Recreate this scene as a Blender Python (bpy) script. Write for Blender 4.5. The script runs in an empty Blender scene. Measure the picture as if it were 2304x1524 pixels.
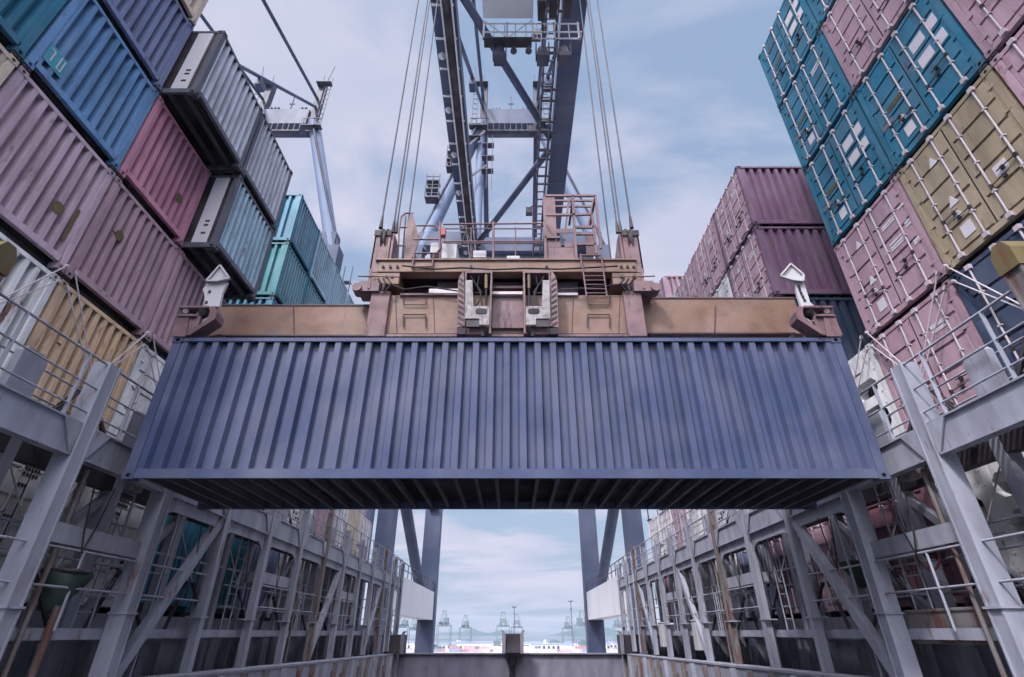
import bpy, bmesh, math, random
from mathutils import Vector, Matrix
random.seed(7)
PI = math.pi
scene = bpy.context.scene
COL = scene.collection

# ------------------------------------------------------------------ camera, sky, sun, exposure
FPX = 1160.0
PITCH = math.radians(29.7)
cam_d = bpy.data.cameras.new('camera'); cam = bpy.data.objects.new('camera', cam_d); COL.objects.link(cam)
cam_d.sensor_width = 36; cam_d.lens = FPX / 2304 * 36
cam_d.clip_start = 0.1; cam_d.clip_end = 20000
cam.location = (0, 0, 0); cam.rotation_euler = (PI / 2 + PITCH, 0, 0)
scene.camera = cam

SUN_EL, SUN_AZ = math.radians(50), math.radians(214)      # azimuth clockwise from +Y
w = bpy.data.worlds.new('World'); scene.world = w; w.use_nodes = True
nt = w.node_tree; nt.nodes.clear()
def wn(t, **k):
    n = nt.nodes.new(t)
    for a, b in k.items(): setattr(n, a, b)
    return n
out = wn('ShaderNodeOutputWorld'); bg = wn('ShaderNodeBackground'); bg.inputs['Strength'].default_value = 0.11
sky = wn('ShaderNodeTexSky'); sky.sky_type = 'NISHITA'; sky.sun_disc = False
sky.sun_elevation = SUN_EL; sky.sun_rotation = SUN_AZ; sky.air_density = 1.6; sky.dust_density = 2.0; sky.ozone_density = 2.0
tc = wn('ShaderNodeTexCoord'); sep = wn('ShaderNodeSeparateXYZ'); nt.links.new(tc.outputs['Generated'], sep.inputs[0])
zc = wn('ShaderNodeMath', operation='MAXIMUM'); zc.inputs[1].default_value = 0.0; nt.links.new(sep.outputs['Z'], zc.inputs[0])
za = wn('ShaderNodeMath', operation='ADD'); za.inputs[1].default_value = 0.22; nt.links.new(zc.outputs[0], za.inputs[0])
dx = wn('ShaderNodeMath', operation='DIVIDE'); nt.links.new(sep.outputs['X'], dx.inputs[0]); nt.links.new(za.outputs[0], dx.inputs[1])
dy = wn('ShaderNodeMath', operation='DIVIDE'); nt.links.new(sep.outputs['Y'], dy.inputs[0]); nt.links.new(za.outputs[0], dy.inputs[1])
cmb = wn('ShaderNodeCombineXYZ'); nt.links.new(dx.outputs[0], cmb.inputs[0]); nt.links.new(dy.outputs[0], cmb.inputs[1])
mp = wn('ShaderNodeMapping'); mp.inputs['Scale'].default_value = (1.0, 1.9, 1.0); mp.inputs['Rotation'].default_value = (0, 0, 0.35)
mp.inputs['Location'].default_value = (3.1, 1.7, 0.4)
nt.links.new(cmb.outputs[0], mp.inputs[0])
no = wn('ShaderNodeTexNoise'); no.inputs['Scale'].default_value = 1.35; no.inputs['Detail'].default_value = 10; no.inputs['Roughness'].default_value = 0.52
no.inputs['Distortion'].default_value = 0.5
nt.links.new(mp.outputs[0], no.inputs['Vector'])
rmp = wn('ShaderNodeValToRGB'); rmp.color_ramp.elements[0].position = 0.42; rmp.color_ramp.elements[1].position = 0.55
rmp.color_ramp.elements[0].color = (0.2, 0.2, 0.2, 1); rmp.color_ramp.elements[1].color = (0.97, 0.97, 0.97, 1)
nt.links.new(no.outputs['Fac'], rmp.inputs[0])
n2 = wn('ShaderNodeTexNoise'); n2.inputs['Scale'].default_value = 1.6; n2.inputs['Detail'].default_value = 4
nt.links.new(mp.outputs[0], n2.inputs['Vector'])
cr2 = wn('ShaderNodeValToRGB'); cr2.color_ramp.elements[0].position = .35; cr2.color_ramp.elements[1].position = .65
cr2.color_ramp.elements[0].color = (3.4, 3.75, 4.9, 1); cr2.color_ramp.elements[1].color = (4.6, 4.5, 5.5, 1)
nt.links.new(n2.outputs['Fac'], cr2.inputs[0])
mx = wn('ShaderNodeMixRGB'); nt.links.new(rmp.outputs[0], mx.inputs['Fac'])
skm = wn('ShaderNodeMixRGB'); skm.inputs['Fac'].default_value = .75
skm.inputs['Color2'].default_value = (1.8, 2.75, 4.3, 1)
nt.links.new(sky.outputs[0], skm.inputs['Color1'])
nt.links.new(skm.outputs[0], mx.inputs['Color1']); nt.links.new(cr2.outputs[0], mx.inputs['Color2'])
# bright patch added to the sky behind and above the camera, lighting the stacks
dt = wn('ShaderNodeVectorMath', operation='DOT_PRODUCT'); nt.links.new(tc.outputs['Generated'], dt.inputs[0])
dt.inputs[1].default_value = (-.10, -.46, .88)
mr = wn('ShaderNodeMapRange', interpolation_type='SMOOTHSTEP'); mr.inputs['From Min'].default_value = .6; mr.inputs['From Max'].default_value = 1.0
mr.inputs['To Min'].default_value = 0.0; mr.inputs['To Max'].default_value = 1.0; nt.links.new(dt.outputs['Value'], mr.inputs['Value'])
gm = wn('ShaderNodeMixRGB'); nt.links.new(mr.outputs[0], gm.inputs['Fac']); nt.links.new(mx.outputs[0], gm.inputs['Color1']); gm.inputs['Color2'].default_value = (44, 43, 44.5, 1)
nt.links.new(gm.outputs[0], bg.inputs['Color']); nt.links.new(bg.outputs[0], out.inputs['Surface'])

sd = bpy.data.lights.new('sun', 'SUN'); sun = bpy.data.objects.new('sun', sd); COL.objects.link(sun)
sd.energy = 2.9; sd.angle = math.radians(6); sd.color = (1.0, 0.955, 0.93)
sv = Vector((math.sin(SUN_AZ) * math.cos(SUN_EL), math.cos(SUN_AZ) * math.cos(SUN_EL), math.sin(SUN_EL)))
sun.rotation_euler = (-sv).to_track_quat('-Z', 'Y').to_euler(); sun.location = (0, -20, 60)
scene.view_settings.view_transform = 'Standard'; scene.view_settings.look = 'None'
scene.view_settings.gamma = 1; scene.view_settings.use_curve_mapping = False
scene.view_settings.exposure = 0.5
try:
    scene.cycles.max_bounces = 6; scene.cycles.diffuse_bounces = 1; scene.cycles.glossy_bounces = 3
    scene.cycles.volume_bounces = 1; scene.cycles.transparent_max_bounces = 6
except Exception: pass

CS, SS = math.cos(PITCH), math.sin(PITCH)
def at(px, py, Y):
    """point in the world at depth Y that the pixel (px, py) of the photograph sees"""
    u = (px - 1152) / FPX; v = (762 - py) / FPX
    d = Vector((u, CS - v * SS, SS + v * CS))
    return d * (Y / d.y)
def atx(px, py, X):
    u = (px - 1152) / FPX; v = (762 - py) / FPX
    d = Vector((u, CS - v * SS, SS + v * CS))
    return d * (X / d.x)
def srgb(r, g, b):
    f = lambda c: ((c / 255 + .055) / 1.055) ** 2.4 if c > 10 else c / 255 / 12.92
    return (f(r), f(g), f(b), 1)

# ------------------------------------------------------------------ materials
def make_mat(name, color=None, rough=.45, dirt=.35, rust=0., rustcol=(.13, .055, .035, 1), metal=0., streak=True, bump=.15, spec=.22, scale=1.0, dirtcol=(.02, .018, .022, 1)):
    """painted, weathered steel; color None takes the object's own colour"""
    m = bpy.data.materials.new(name); m.use_nodes = True
    t = m.node_tree; N = t.nodes; L = t.links; N.clear()
    o = N.new('ShaderNodeOutputMaterial'); b = N.new('ShaderNodeBsdfPrincipled'); L.new(b.outputs[0], o.inputs[0])
    oi = N.new('ShaderNodeObjectInfo'); tc = N.new('ShaderNodeTexCoord')
    ad = N.new('ShaderNodeVectorMath'); ad.operation = 'ADD'
    sc = N.new('ShaderNodeMath'); sc.operation = 'MULTIPLY'; sc.inputs[1].default_value = 37.0
    L.new(oi.outputs['Random'], sc.inputs[0]); L.new(tc.outputs['Object'], ad.inputs[0]); L.new(sc.outputs[0], ad.inputs[1])
    mp = N.new('ShaderNodeMapping'); L.new(ad.outputs[0], mp.inputs[0]); mp.inputs['Scale'].default_value = (1 * scale, 1 * scale, (.28 if streak else 1) * scale)
    n1 = N.new('ShaderNodeTexNoise'); n1.inputs['Scale'].default_value = 2.2; n1.inputs['Detail'].default_value = 8; n1.inputs['Roughness'].default_value = .62
    L.new(mp.outputs[0], n1.inputs['Vector'])
    r1 = N.new('ShaderNodeMapRange'); r1.inputs['From Min'].default_value = .42; r1.inputs['From Max'].default_value = .78
    r1.inputs['To Max'].default_value = dirt; L.new(n1.outputs['Fac'], r1.inputs['Value'])
    m1 = N.new('ShaderNodeMixRGB'); L.new(r1.outputs[0], m1.inputs['Fac']); m1.inputs['Color2'].default_value = dirtcol
    if color is None: L.new(oi.outputs['Color'], m1.inputs['Color1'])
    else: m1.inputs['Color1'].default_value = color
    # lighter chalky fade
    n3 = N.new('ShaderNodeTexNoise'); n3.inputs['Scale'].default_value = .9 * scale; n3.inputs['Detail'].default_value = 3; L.new(ad.outputs[0], n3.inputs['Vector'])
    r3 = N.new('ShaderNodeMapRange'); r3.inputs['From Min'].default_value = .4; r3.inputs['From Max'].default_value = .75; r3.inputs['To Max'].default_value = .13
    L.new(n3.outputs['Fac'], r3.inputs['Value'])
    m3 = N.new('ShaderNodeMixRGB'); L.new(r3.outputs[0], m3.inputs['Fac']); L.new(m1.outputs[0], m3.inputs['Color1']); m3.inputs['Color2'].default_value = (.42, .40, .46, 1)
    last = m3
    if rust > 0:
        n2 = N.new('ShaderNodeTexNoise'); n2.inputs['Scale'].default_value = 5.0; n2.inputs['Detail'].default_value = 10; n2.inputs['Roughness'].default_value = .7
        mp2 = N.new('ShaderNodeMapping'); mp2.inputs['Scale'].default_value = (1 * scale, 1 * scale, .22 * scale); L.new(ad.outputs[0], mp2.inputs[0]); L.new(mp2.outputs[0], n2.inputs['Vector'])
        r2 = N.new('ShaderNodeMapRange'); r2.inputs['From Min'].default_value = .68 - .22 * rust; r2.inputs['From Max'].default_value = .78 - .18 * rust
        L.new(n2.outputs['Fac'], r2.inputs['Value'])
        m2 = N.new('ShaderNodeMixRGB'); L.new(r2.outputs[0], m2.inputs['Fac']); L.new(m3.outputs[0], m2.inputs['Color1']); m2.inputs['Color2'].default_value = rustcol
        last = m2
    L.new(last.outputs[0], b.inputs['Base Color'])
    rr = N.new('ShaderNodeMapRange'); rr.inputs['To Min'].default_value = max(.08, rough - .12); rr.inputs['To Max'].default_value = min(1, rough + .18)
    L.new(n1.outputs['Fac'], rr.inputs['Value']); L.new(rr.outputs[0], b.inputs['Roughness'])
    b.inputs['Metallic'].default_value = metal; b.inputs['Specular IOR Level'].default_value = spec
    if bump:
        bp = N.new('ShaderNodeBump'); bp.inputs['Strength'].default_value = bump; bp.inputs['Distance'].default_value = .02
        nb = N.new('ShaderNodeTexNoise'); nb.inputs['Scale'].default_value = 3.5 * scale; nb.inputs['Detail'].default_value = 5; L.new(ad.outputs[0], nb.inputs['Vector'])
        L.new(nb.outputs['Fac'], bp.inputs['Height']); L.new(bp.outputs[0], b.inputs['Normal'])
    return m
M = {}
M['paint'] = make_mat('container_paint', None, .45, .55, .38, bump=.08)
M['paint_rusty'] = make_mat('container_paint_rusty', None, .5, .35, .62, rustcol=srgb(138, 92, 80), bump=.1)
M['rod'] = make_mat('galvanised_rod', srgb(188, 178, 188), .4, .3, .25)
M['white'] = make_mat('white_paint', srgb(176, 174, 182), .5, .25, .1)
M['worn_white'] = make_mat('worn_white_paint', srgb(142, 138, 144), .5, .75, .7, rustcol=srgb(84, 64, 66), streak=False, scale=3)
M['cyan'] = make_mat('cyan_sticker', srgb(70, 150, 172), .5, .3)
M['sticker'] = make_mat('sticker_white', srgb(208, 204, 214), .6, .12)
M['yellow'] = make_mat('yellow_paint', srgb(100, 90, 58), .6, .6, .7)
M['black'] = make_mat('black_rubber', srgb(30, 26, 32), .7, .2)
M['dark'] = make_mat('dark_steel', srgb(48, 42, 50), .6, .3, .2)
M['hold'] = make_mat('hold_dark_steel', srgb(52, 46, 48), .8, .5)
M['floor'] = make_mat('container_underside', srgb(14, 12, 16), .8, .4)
M['beam'] = make_mat('cross_member_steel', srgb(78, 74, 84), .7, .4)
M['grey'] = make_mat('bridge_grey_paint', srgb(150, 153, 170), .5, .55, .42, rustcol=srgb(104, 74, 70))
M['greyrust'] = make_mat('bridge_grey_rusty', srgb(118, 114, 116), .6, .65, .95, rustcol=srgb(98, 66, 60))
M['mauvegrey'] = make_mat('hull_grey_paint', srgb(118, 116, 134), .5, .5, .4)
M['ochre'] = make_mat('spreader_ochre', srgb(118, 92, 80), .5, .45, .42, rustcol=srgb(112, 78, 80), streak=False, scale=1.3)
M['plum'] = make_mat('spreader_inner_steel', srgb(58, 38, 50), .6, .3)
M['mauve'] = make_mat('spreader_mauve', srgb(114, 88, 94), .5, .7, .6, rustcol=srgb(66, 44, 46), streak=False)
M['crane'] = make_mat('crane_blue_grey', srgb(70, 80, 108), .55, .22, 0, bump=.05, scale=.3)
M['crane_dark'] = make_mat('crane_dark_steel', srgb(62, 62, 82), .5, .25, .1, bump=.05, scale=.5)
M['crane_pale'] = make_mat('crane_pale_paint', srgb(112, 126, 156), .6, .12, 0, bump=.03, scale=.3)
M['crane_white'] = make_mat('crane_white_paint', srgb(214, 214, 222), .45, .12, 0, bump=.03, scale=.3)
M['port_steel'] = make_mat('port_crane_paint', srgb(104, 120, 128), .5, .2, 0, bump=0, scale=.2)
M['rope'] = make_mat('wire_rope', srgb(60, 62, 80), .5, .2)
M['concrete'] = make_mat('quay_concrete', srgb(150, 148, 152), .8, .3, 0, streak=False, scale=.05)
M['green'] = make_mat('green_tarpaulin', srgb(14, 48, 36), .6, .4, streak=False)
M['red'] = make_mat('red_paint', srgb(150, 66, 72), .5, .3)
M['orange'] = make_mat('orange_sticker', srgb(190, 130, 70), .5, .2)
M['glass'] = make_mat('lamp_glass', srgb(180, 190, 205), .1, .05)
M['hill'] = make_mat('hill_scrub', srgb(52, 78, 84), .9, .3, streak=False, scale=.002)
mw = bpy.data.materials.new('sea_water'); mw.use_nodes = True; M['sea'] = mw
bs = mw.node_tree.nodes['Principled BSDF']; bs.inputs['Base Color'].default_value = (.03, .06, .08, 1); bs.inputs['Roughness'].default_value = .12
_n = mw.node_tree.nodes.new('ShaderNodeTexNoise'); _n.inputs['Scale'].default_value = .4; _n.inputs['Detail'].default_value = 5
_t = mw.node_tree.nodes.new('ShaderNodeTexCoord'); mw.node_tree.links.new(_t.outputs['Object'], _n.inputs['Vector'])
_b = mw.node_tree.nodes.new('ShaderNodeBump'); _b.inputs['Strength'].default_value = .5; mw.node_tree.links.new(_n.outputs['Fac'], _b.inputs['Height']); mw.node_tree.links.new(_b.outputs[0], bs.inputs['Normal'])

# ------------------------------------------------------------------ mesh helper
class MB:
    def __init__(s): s.v = []; s.f = []; s.smooth = []
    def add(s, vs, fs, sm=False):
        o = len(s.v); s.v += [tuple(p) for p in vs]
        for f in fs: s.f.append([i + o for i in f]); s.smooth.append(sm)
        return s
    def box(s, x0, x1, y0, y1, z0, z1):
        if x0 > x1: x0, x1 = x1, x0
        if y0 > y1: y0, y1 = y1, y0
        if z0 > z1: z0, z1 = z1, z0
        v = [(x0, y0, z0), (x1, y0, z0), (x1, y1, z0), (x0, y1, z0), (x0, y0, z1), (x1, y0, z1), (x1, y1, z1), (x0, y1, z1)]
        return s.add(v, [(0, 3, 2, 1), (4, 5, 6, 7), (0, 1, 5, 4), (1, 2, 6, 5), (2, 3, 7, 6), (3, 0, 4, 7)])
    def bar(s, p, q, a, b=None, up=(0, 0, 1)):
        """rectangular bar from p to q; a = width across, b = depth along 'up'"""
        p = Vector(p); q = Vector(q); b = a if b is None else b
        d = (q - p).normalized(); up = Vector(up)
        if abs(d.dot(up)) > .98: up = Vector((0, 1, 0)) if abs(d.y) < .9 else Vector((1, 0, 0))
        sx = d.cross(up).normalized(); sy = sx.cross(d).normalized()
        v = []
        for c in (p, q):
            for i, j in ((-1, -1), (1, -1), (1, 1), (-1, 1)): v.append(c + sx * i * a / 2 + sy * j * b / 2)
        return s.add(v, [(0, 1, 2, 3), (7, 6, 5, 4), (0, 4, 5, 1), (1, 5, 6, 2), (2, 6, 7, 3), (3, 7, 4, 0)])
    def tube(s, p, q, r, n=8, r2=None, cap=True):
        p = Vector(p); q = Vector(q); d = (q - p).normalized(); r2 = r if r2 is None else r2
        a = Vector((0, 0, 1)) if abs(d.z) < .9 else Vector((1, 0, 0))
        sx = d.cross(a).normalized(); sy = d.cross(sx)
        v = [p + (sx * math.cos(2 * PI * i / n) + sy * math.sin(2 * PI * i / n)) * r for i in range(n)]
        v += [q + (sx * math.cos(2 * PI * i / n) + sy * math.sin(2 * PI * i / n)) * r2 for i in range(n)]
        s.add(v, [(i, (i + 1) % n, n + (i + 1) % n, n + i) for i in range(n)], True)
        if cap: s.add(v, [tuple(range(n - 1, -1, -1)), tuple(range(n, 2 * n))])
        return s
    def path(s, pts, r, n=6):
        for a, b in zip(pts, pts[1:]): s.tube(a, b, r, n)
        return s
    def prism(s, poly, axis, a, b):
        """poly: list of 2D points in the two other axes; extruded along axis from a to b"""
        def P(p, t):
            if axis == 'x': return (t, p[0], p[1])
            if axis == 'y': return (p[0], t, p[1])
            return (p[0], p[1], t)
        n = len(poly); v = [P(p, a) for p in poly] + [P(p, b) for p in poly]
        return s.add(v, [tuple(range(n)), tuple(range(2 * n - 1, n - 1, -1))] + [(i, n + i, n + (i + 1) % n, (i + 1) % n) for i in range(n)])
    def corr(s, o, u, h, n, length, height, pitch=.278, depth=.036, fr=(.26, .24, .26, .24), end=.06):
        """corrugated sheet: runs along u from o, stands along h, n points outward"""
        o = Vector(o); u = Vector(u); h = Vector(h); n = Vector(n)
        k = max(1, round((length - 2 * end) / pitch)); pitch = (length - 2 * end) / k
        pts = [(0, 0)]; x = end
        for i in range(k):
            pts.append((x, 0)); x1 = x + pitch * fr[0] / 2
            pts += [(x1, 0), (x1 + pitch * fr[1], -depth), (x1 + pitch * (fr[1] + fr[2]), -depth), (x1 + pitch * (fr[1] + fr[2] + fr[3]), 0)]
            x += pitch
        pts.append((length, 0))
        q = []
        for p in pts:
            if not q or abs(p[0] - q[-1][0]) > 1e-5 or abs(p[1] - q[-1][1]) > 1e-5: q.append(p)
        v = []
        for a, b in q: v.append(o + u * a + n * b); v.append(o + u * a + n * b + h * height)
        return s.add(v, [(2 * i, 2 * i + 2, 2 * i + 3, 2 * i + 1) for i in range(len(q) - 1)])
    def mesh(s, name, mat, bevel=0):
        me = bpy.data.meshes.new(name); me.from_pydata(s.v, [], s.f)
        me.polygons.foreach_set('use_smooth', s.smooth)
        bm = bmesh.new(); bm.from_mesh(me)
        if bevel: bmesh.ops.bevel(bm, geom=[e for e in bm.edges if e.is_manifold and e.calc_face_angle(0) > .5], offset=bevel, segments=1, affect='EDGES')
        bmesh.ops.recalc_face_normals(bm, faces=bm.faces); bm.to_mesh(me); bm.free()
        me.materials.append(mat if not isinstance(mat, str) else M[mat]); return me
    def build(s, name, mat, parent=None, loc=None, color=None, label=None, bevel=0):
        o = bpy.data.objects.new(name, s.mesh(name, mat, bevel)); COL.objects.link(o)
        if loc: o.location = loc
        if parent: o.parent = parent
        if color: o.color = color
        if label: o['label'] = label
        return o
def tag(o, label=None, cat=None, group=None, kind=None):
    if label: o['label'] = label
    if cat: o['category'] = cat
    if group: o['group'] = group
    if kind: o['kind'] = kind
    return o
def empty(name, loc=(0, 0, 0), rz=0, label=None, cat=None, group=None):
    o = bpy.data.objects.new(name, None); COL.objects.link(o); o.location = loc; o.rotation_euler = (0, 0, rz)
    o.empty_display_size = .2
    return tag(o, label, cat, group)
def inst(name, me, parent, color=None, loc=(0, 0, 0), label=None):
    o = bpy.data.objects.new(name, me); COL.objects.link(o); o.parent = parent; o.location = loc
    if color: o.color = color
    if label: o['label'] = label
    return o
def copy_tree(o, parent=None):
    kids = list(o.children)
    c = o.copy(); COL.objects.link(c)
    if parent: c.parent = parent
    for k in kids: copy_tree(k, c)
    return c
def text_mesh(body, size, mat, name='marking', ext=.003):
    cu = bpy.data.curves.new('t', 'FONT'); cu.body = body; cu.size = size; cu.extrude = ext; cu.align_x = 'CENTER'; cu.align_y = 'CENTER'
    o = bpy.data.objects.new('t', cu); COL.objects.link(o)
    dg = bpy.context.evaluated_depsgraph_get(); me = bpy.data.meshes.new_from_object(o.evaluated_get(dg)); bpy.data.objects.remove(o)
    me.materials.clear(); me.materials.append(M[mat]); me.name = name
    return me

# ------------------------------------------------------------------ container meshes (visible end at local x=0 facing -x, length along +x)
W2, HT, LN = 1.203, 2.591, 12.192
CM = {}
def casting(x, y, z):
    b = MB(); sx = 1 if x < 1 else -1; sy = -1 if y > 0 else 1
    e = .006
    x0, x1 = (x - e, x + .178) if sx > 0 else (x - .178, x + e)
    y0, y1 = (y - .162, y + e) if sy < 0 else (y - e, y + .162)
    z0, z1 = (z, z + .118)
    # end face opening (octagonal hole ring) built on the +-x face and on the +-y face
    def ringface(cx, cy, cz, au, av, hu, hv, n, rec=.05):
        au = Vector(au); av = Vector(av); n = Vector(n); c = Vector((cx, cy, cz))
        outer = [c + au * a * hu + av * b_ * hv for a, b_ in ((-1, -1), (0, -1), (1, -1), (1, 0), (1, 1), (0, 1), (-1, 1), (-1, 0))]
        inner = [c + au * math.cos(t) * hu * .42 + av * math.sin(t) * hv * .62 for t in [PI * 1.25 + i * PI / 4 for i in range(8)]]
        deep = [p - n * rec for p in inner]
        v = outer + inner + deep
        f = [(i, (i + 1) % 8, 8 + (i + 1) % 8, 8 + i) for i in range(8)] + [(8 + i, 8 + (i + 1) % 8, 16 + (i + 1) % 8, 16 + i) for i in range(8)] + [tuple(range(16, 24))]
        b.add(v, f)
    cx, cy, cz = (x0 + x1) / 2, (y0 + y1) / 2, (z0 + z1) / 2
    hx, hy, hz = (x1 - x0) / 2, (y1 - y0) / 2, (z1 - z0) / 2
    ringface(x0 if sx > 0 else x1, cy, cz, (0, 1, 0), (0, 0, 1), hy, hz, (-sx, 0, 0))
    ringface(cx, y0 if sy > 0 else y1, cz, (1, 0, 0), (0, 0, 1), hx, hz, (0, -sy, 0))
    xb = x1 if sx > 0 else x0; yb = y1 if sy > 0 else y0
    b.add([(x0, y0, z1), (x1, y0, z1), (x1, y1, z1), (x0, y1, z1), (x0, y0, z0), (x1, y0, z0), (x1, y1, z0), (x0, y1, z0)], [(0, 1, 2, 3), (7, 6, 5, 4)])
    b.add([(xb, y0, z0), (xb, y1, z0), (xb, y1, z1), (xb, y0, z1)], [(0, 1, 2, 3)])
    b.add([(x0, yb, z0), (x1, yb, z0), (x1, yb, z1), (x0, yb, z1)], [(0, 1, 2, 3)])
    return b
def frame_mesh(L, door=False, reefer=False):
    b = MB()
    for x0, x1 in ((.004, .16), (L - .16, L - .004)):
        for s in (-1, 1): b.box(x0, x1, s * (W2 - .004), s * (W2 - .13), .118, HT - .118)
        b.box(x0 + .02, x1 - .02, -(W2 - .162), W2 - .162, HT - .09, HT - .01)       # top end rail
    b.box(.01, .10, -(W2 - .162), W2 - .162, .14, .27) if not door else b.box(.01, .10, -(W2 - .162), W2 - .162, .02, .14)
    b.box(L - .10, L - .01, -(W2 - .162), W2 - .162, .14, .27)
    for s in (-1, 1):
        b.box(.178, L - .178, s * (W2 - .002), s * (W2 - .06), .015, .165)         # bottom side rail
        b.box(.178, L - .178, s * (W2 - .003), s * (W2 - .06), HT - .085, HT - .012)   # top side rail
    return b
def build_container_meshes():
    for key, L in (('40', LN), ('45', 13.716)):
        CM['frame' + key] = frame_mesh(L).mesh('frame', 'paint')
        CM['dframe' + key] = frame_mesh(L, door=True).mesh('frame', 'paint')
        for nm, s in (('sideR', 1), ('sideL', -1)):
            b = MB(); x0 = .16 if key == '40' else .95
            b.corr((x0, s * (W2 - .022), .16), (1, 0, 0), (0, 0, 1), (0, s, 0), L - x0 - .16, HT - .245, .278, .095, fr=(.38, .12, .38, .12))
            CM[nm + key] = b.mesh('side_wall', 'paint')
        b = MB(); b.corr((.1, -W2 + .06, HT - .03), (1, 0, 0), (0, 1, 0), (0, 0, 1), L - .2, 2 * W2 - .12, .21, .02)
        CM['roof' + key] = b.mesh('roof', 'paint')
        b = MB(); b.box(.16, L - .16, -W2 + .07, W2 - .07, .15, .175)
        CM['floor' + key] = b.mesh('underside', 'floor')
        b = MB(); k = 36
        for i in range(k):
            x = .3 + (L - .6) * i / (k - 1)
            b.box(x - .012, x + .012, -W2 + .062, W2 - .062, .03, .148)
            b.box(x - .022, x + .04, -W2 + .062, W2 - .062, .022, .03)
        CM['cross' + key] = b.mesh('cross_members', 'beam')
        b = MB(); b.corr((L - .05, -W2 + .13, .26), (0, 1, 0), (0, 0, 1), (1, 0, 0), 2 * W2 - .26, HT - .34, .25, .04)
        CM['back' + key] = b.mesh('end_wall', 'paint')
    # corrugated end
    b = MB(); b.corr((.03, W2 - .13, .27), (0, -1, 0), (0, 0, 1), (-1, 0, 0), 2 * W2 - .26, HT - .36, .236, .13, fr=(.40, .10, .40, .10), end=.05)
    CM['end'] = b.mesh('end_wall', 'paint')
    bd = MB(); bd.corr((.03, W2 - .13, .27), (0, -1, 0), (0, 0, 1), (-1, 0, 0), 2 * W2 - .26, HT - .36, .236, .15, fr=(.34, .08, .50, .08), end=.05)
    CM['end_deep'] = bd.mesh('end_wall', 'paint')
    CM['end_rusty'] = b.mesh('end_wall', 'paint_rusty')
    # castings
    for key, L in (('40', LN), ('45', 13.716)):
        for i, (x, y, z) in enumerate([(0, -W2, 0), (0, W2, 0), (0, -W2, HT - .118), (0, W2, HT - .118), (L, -W2, 0), (L, W2, 0), (L, -W2, HT - .118), (L, W2, HT - .118)]):
            CM['cast%s_%d' % (key, i)] = casting(x, y, z).mesh('corner_casting', 'paint')
    # rear castings + twistlocks under the visible end, in one mesh each
    for nm_, y in (('twistA', -W2 + .08), ('twistB', W2 - .08)):
        b = MB(); b.box(.04, .14, y - .05, y + .05, -.108, .004).box(.0, .18, y - .075, y + .075, -.07, -.035).tube((-.04, y, -.052), (.05, y, -.052), .012, 6)
        CM[nm_] = b.mesh('twistlock', 'dark')
    # doors
    for nm, s in (('doorR', 1), ('doorL', -1)):
        b = MB(); y0, y1 = s * .012, s * (W2 - .135)
        b.box(.045, .075, y0, y1, .15, HT - .10)
        e = .05
        n = 5; z0, z1 = .19, HT - .14; hh = (z1 - z0) / n
        ya, yb = s * .07, s * (W2 - .20)
        for i in range(n):
            b.box(.012, .05, ya, yb, z0 + hh * i + (.03 if i else 0), z0 + hh * (i + 1) - (.03 if i < n - 1 else 0))
        b.box(.018, .05, s * .014, s * .068, .16, HT - .11)
        b.box(.022, .05, yb + s * .001, y1 - s * .001, .16, HT - .11)
        for z in (.35, .95, 1.6, 2.2): b.box(.0, .03, s * (W2 - .21), s * (W2 - .06), z, z + .05)
        CM[nm] = b.mesh('door', 'paint')
        b = MB(); b.box(.016, .026, s * .004, s * .012, .16, HT - .11); b.box(.024, .044, y1 - s * .005, y1 + s * .012, .16, HT - .11)
        CM[nm + 'g'] = b.mesh('door_gasket', 'black')
    for j, y in enumerate((-.80, -.24, .24, .80)):
        b = MB(); b.tube((-.012, y, .07), (-.012, y, HT - .05), .019, 6)
        for z in (.07, HT - .10): b.box(-.045, .02, y - .05, y + .05, z - .03, z + .06)
        for z in (.62, 1.3, 1.98): b.box(-.032, .02, y - .038, y + .038, z - .016, z + .016)
        CM['rod%d' % j] = b.mesh('lock_rod', 'rod')
        b = MB(); s = -1 if j in (0, 2) else 1
        z = .86 if j in (0, 3) else .72
        b.tube((-.03, y, z), (-.03, y - s * .36, z + .01), .011, 5); b.box(-.035, .02, y - s * .26 - .03, y - s * .26 + .03, z - .03, z + .035)
        b.box(-.04, 0, y - .024, y + .024, z - .04, z + .04)
        CM['hnd%d' % j] = b.mesh('handle', 'dark')
    # stickers on doors: sets of marks
    def marks(rects, mat, tri=()):
        b = MB()
        for y, z, a, c in rects: b.box(.002, .0115, y, y + a, z, z + c)
        for y, z, a in tri: b.prism([(y, z), (y + a, z), (y + a / 2, z + a)], 'x', .002, .0115)
        return b.mesh('marking', mat)
    # camera sees the -x face: +y is to its left on the right-hand stack
    for i, q in enumerate([(-.66, 1.64, .34, .27), (-1.0, 1.64, .2, .27), (-.66, 1.16, .34, .27), (-1.0, 1.16, .2, .27)]): CM['mk_four%d' % i] = marks([q], 'sticker')
    CM['mk_brown'] = marks([(.70, .96, .34, .13)], 'mauvegrey')
    CM['mk_yel'] = marks([(.30, 1.22, .42, .12)], 'yellow')
    CM['mk_tri'] = marks([(.36, .30, .24, .26)], 'sticker'); CM['mk_tri1'] = marks([], 'sticker', [(.40, .72, .2)])
    CM['mk_sq'] = marks([(-.62, .78, .24, .22)], 'sticker')
    CM['mk_tria'] = marks([], 'sticker', [(.34, 2.0, .2)]); CM['mk_tria1'] = marks([], 'sticker', [(.36, 1.0, .22)])
    r = []
    rng = random.Random(3)
    for z0 in (1.86, 1.80, 1.38, 1.30, 1.24):
        y = -.34
        while y > -.74:
            a = rng.uniform(.03, .055); r.append((y - a, z0, a, .045)); y -= a + .014
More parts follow.
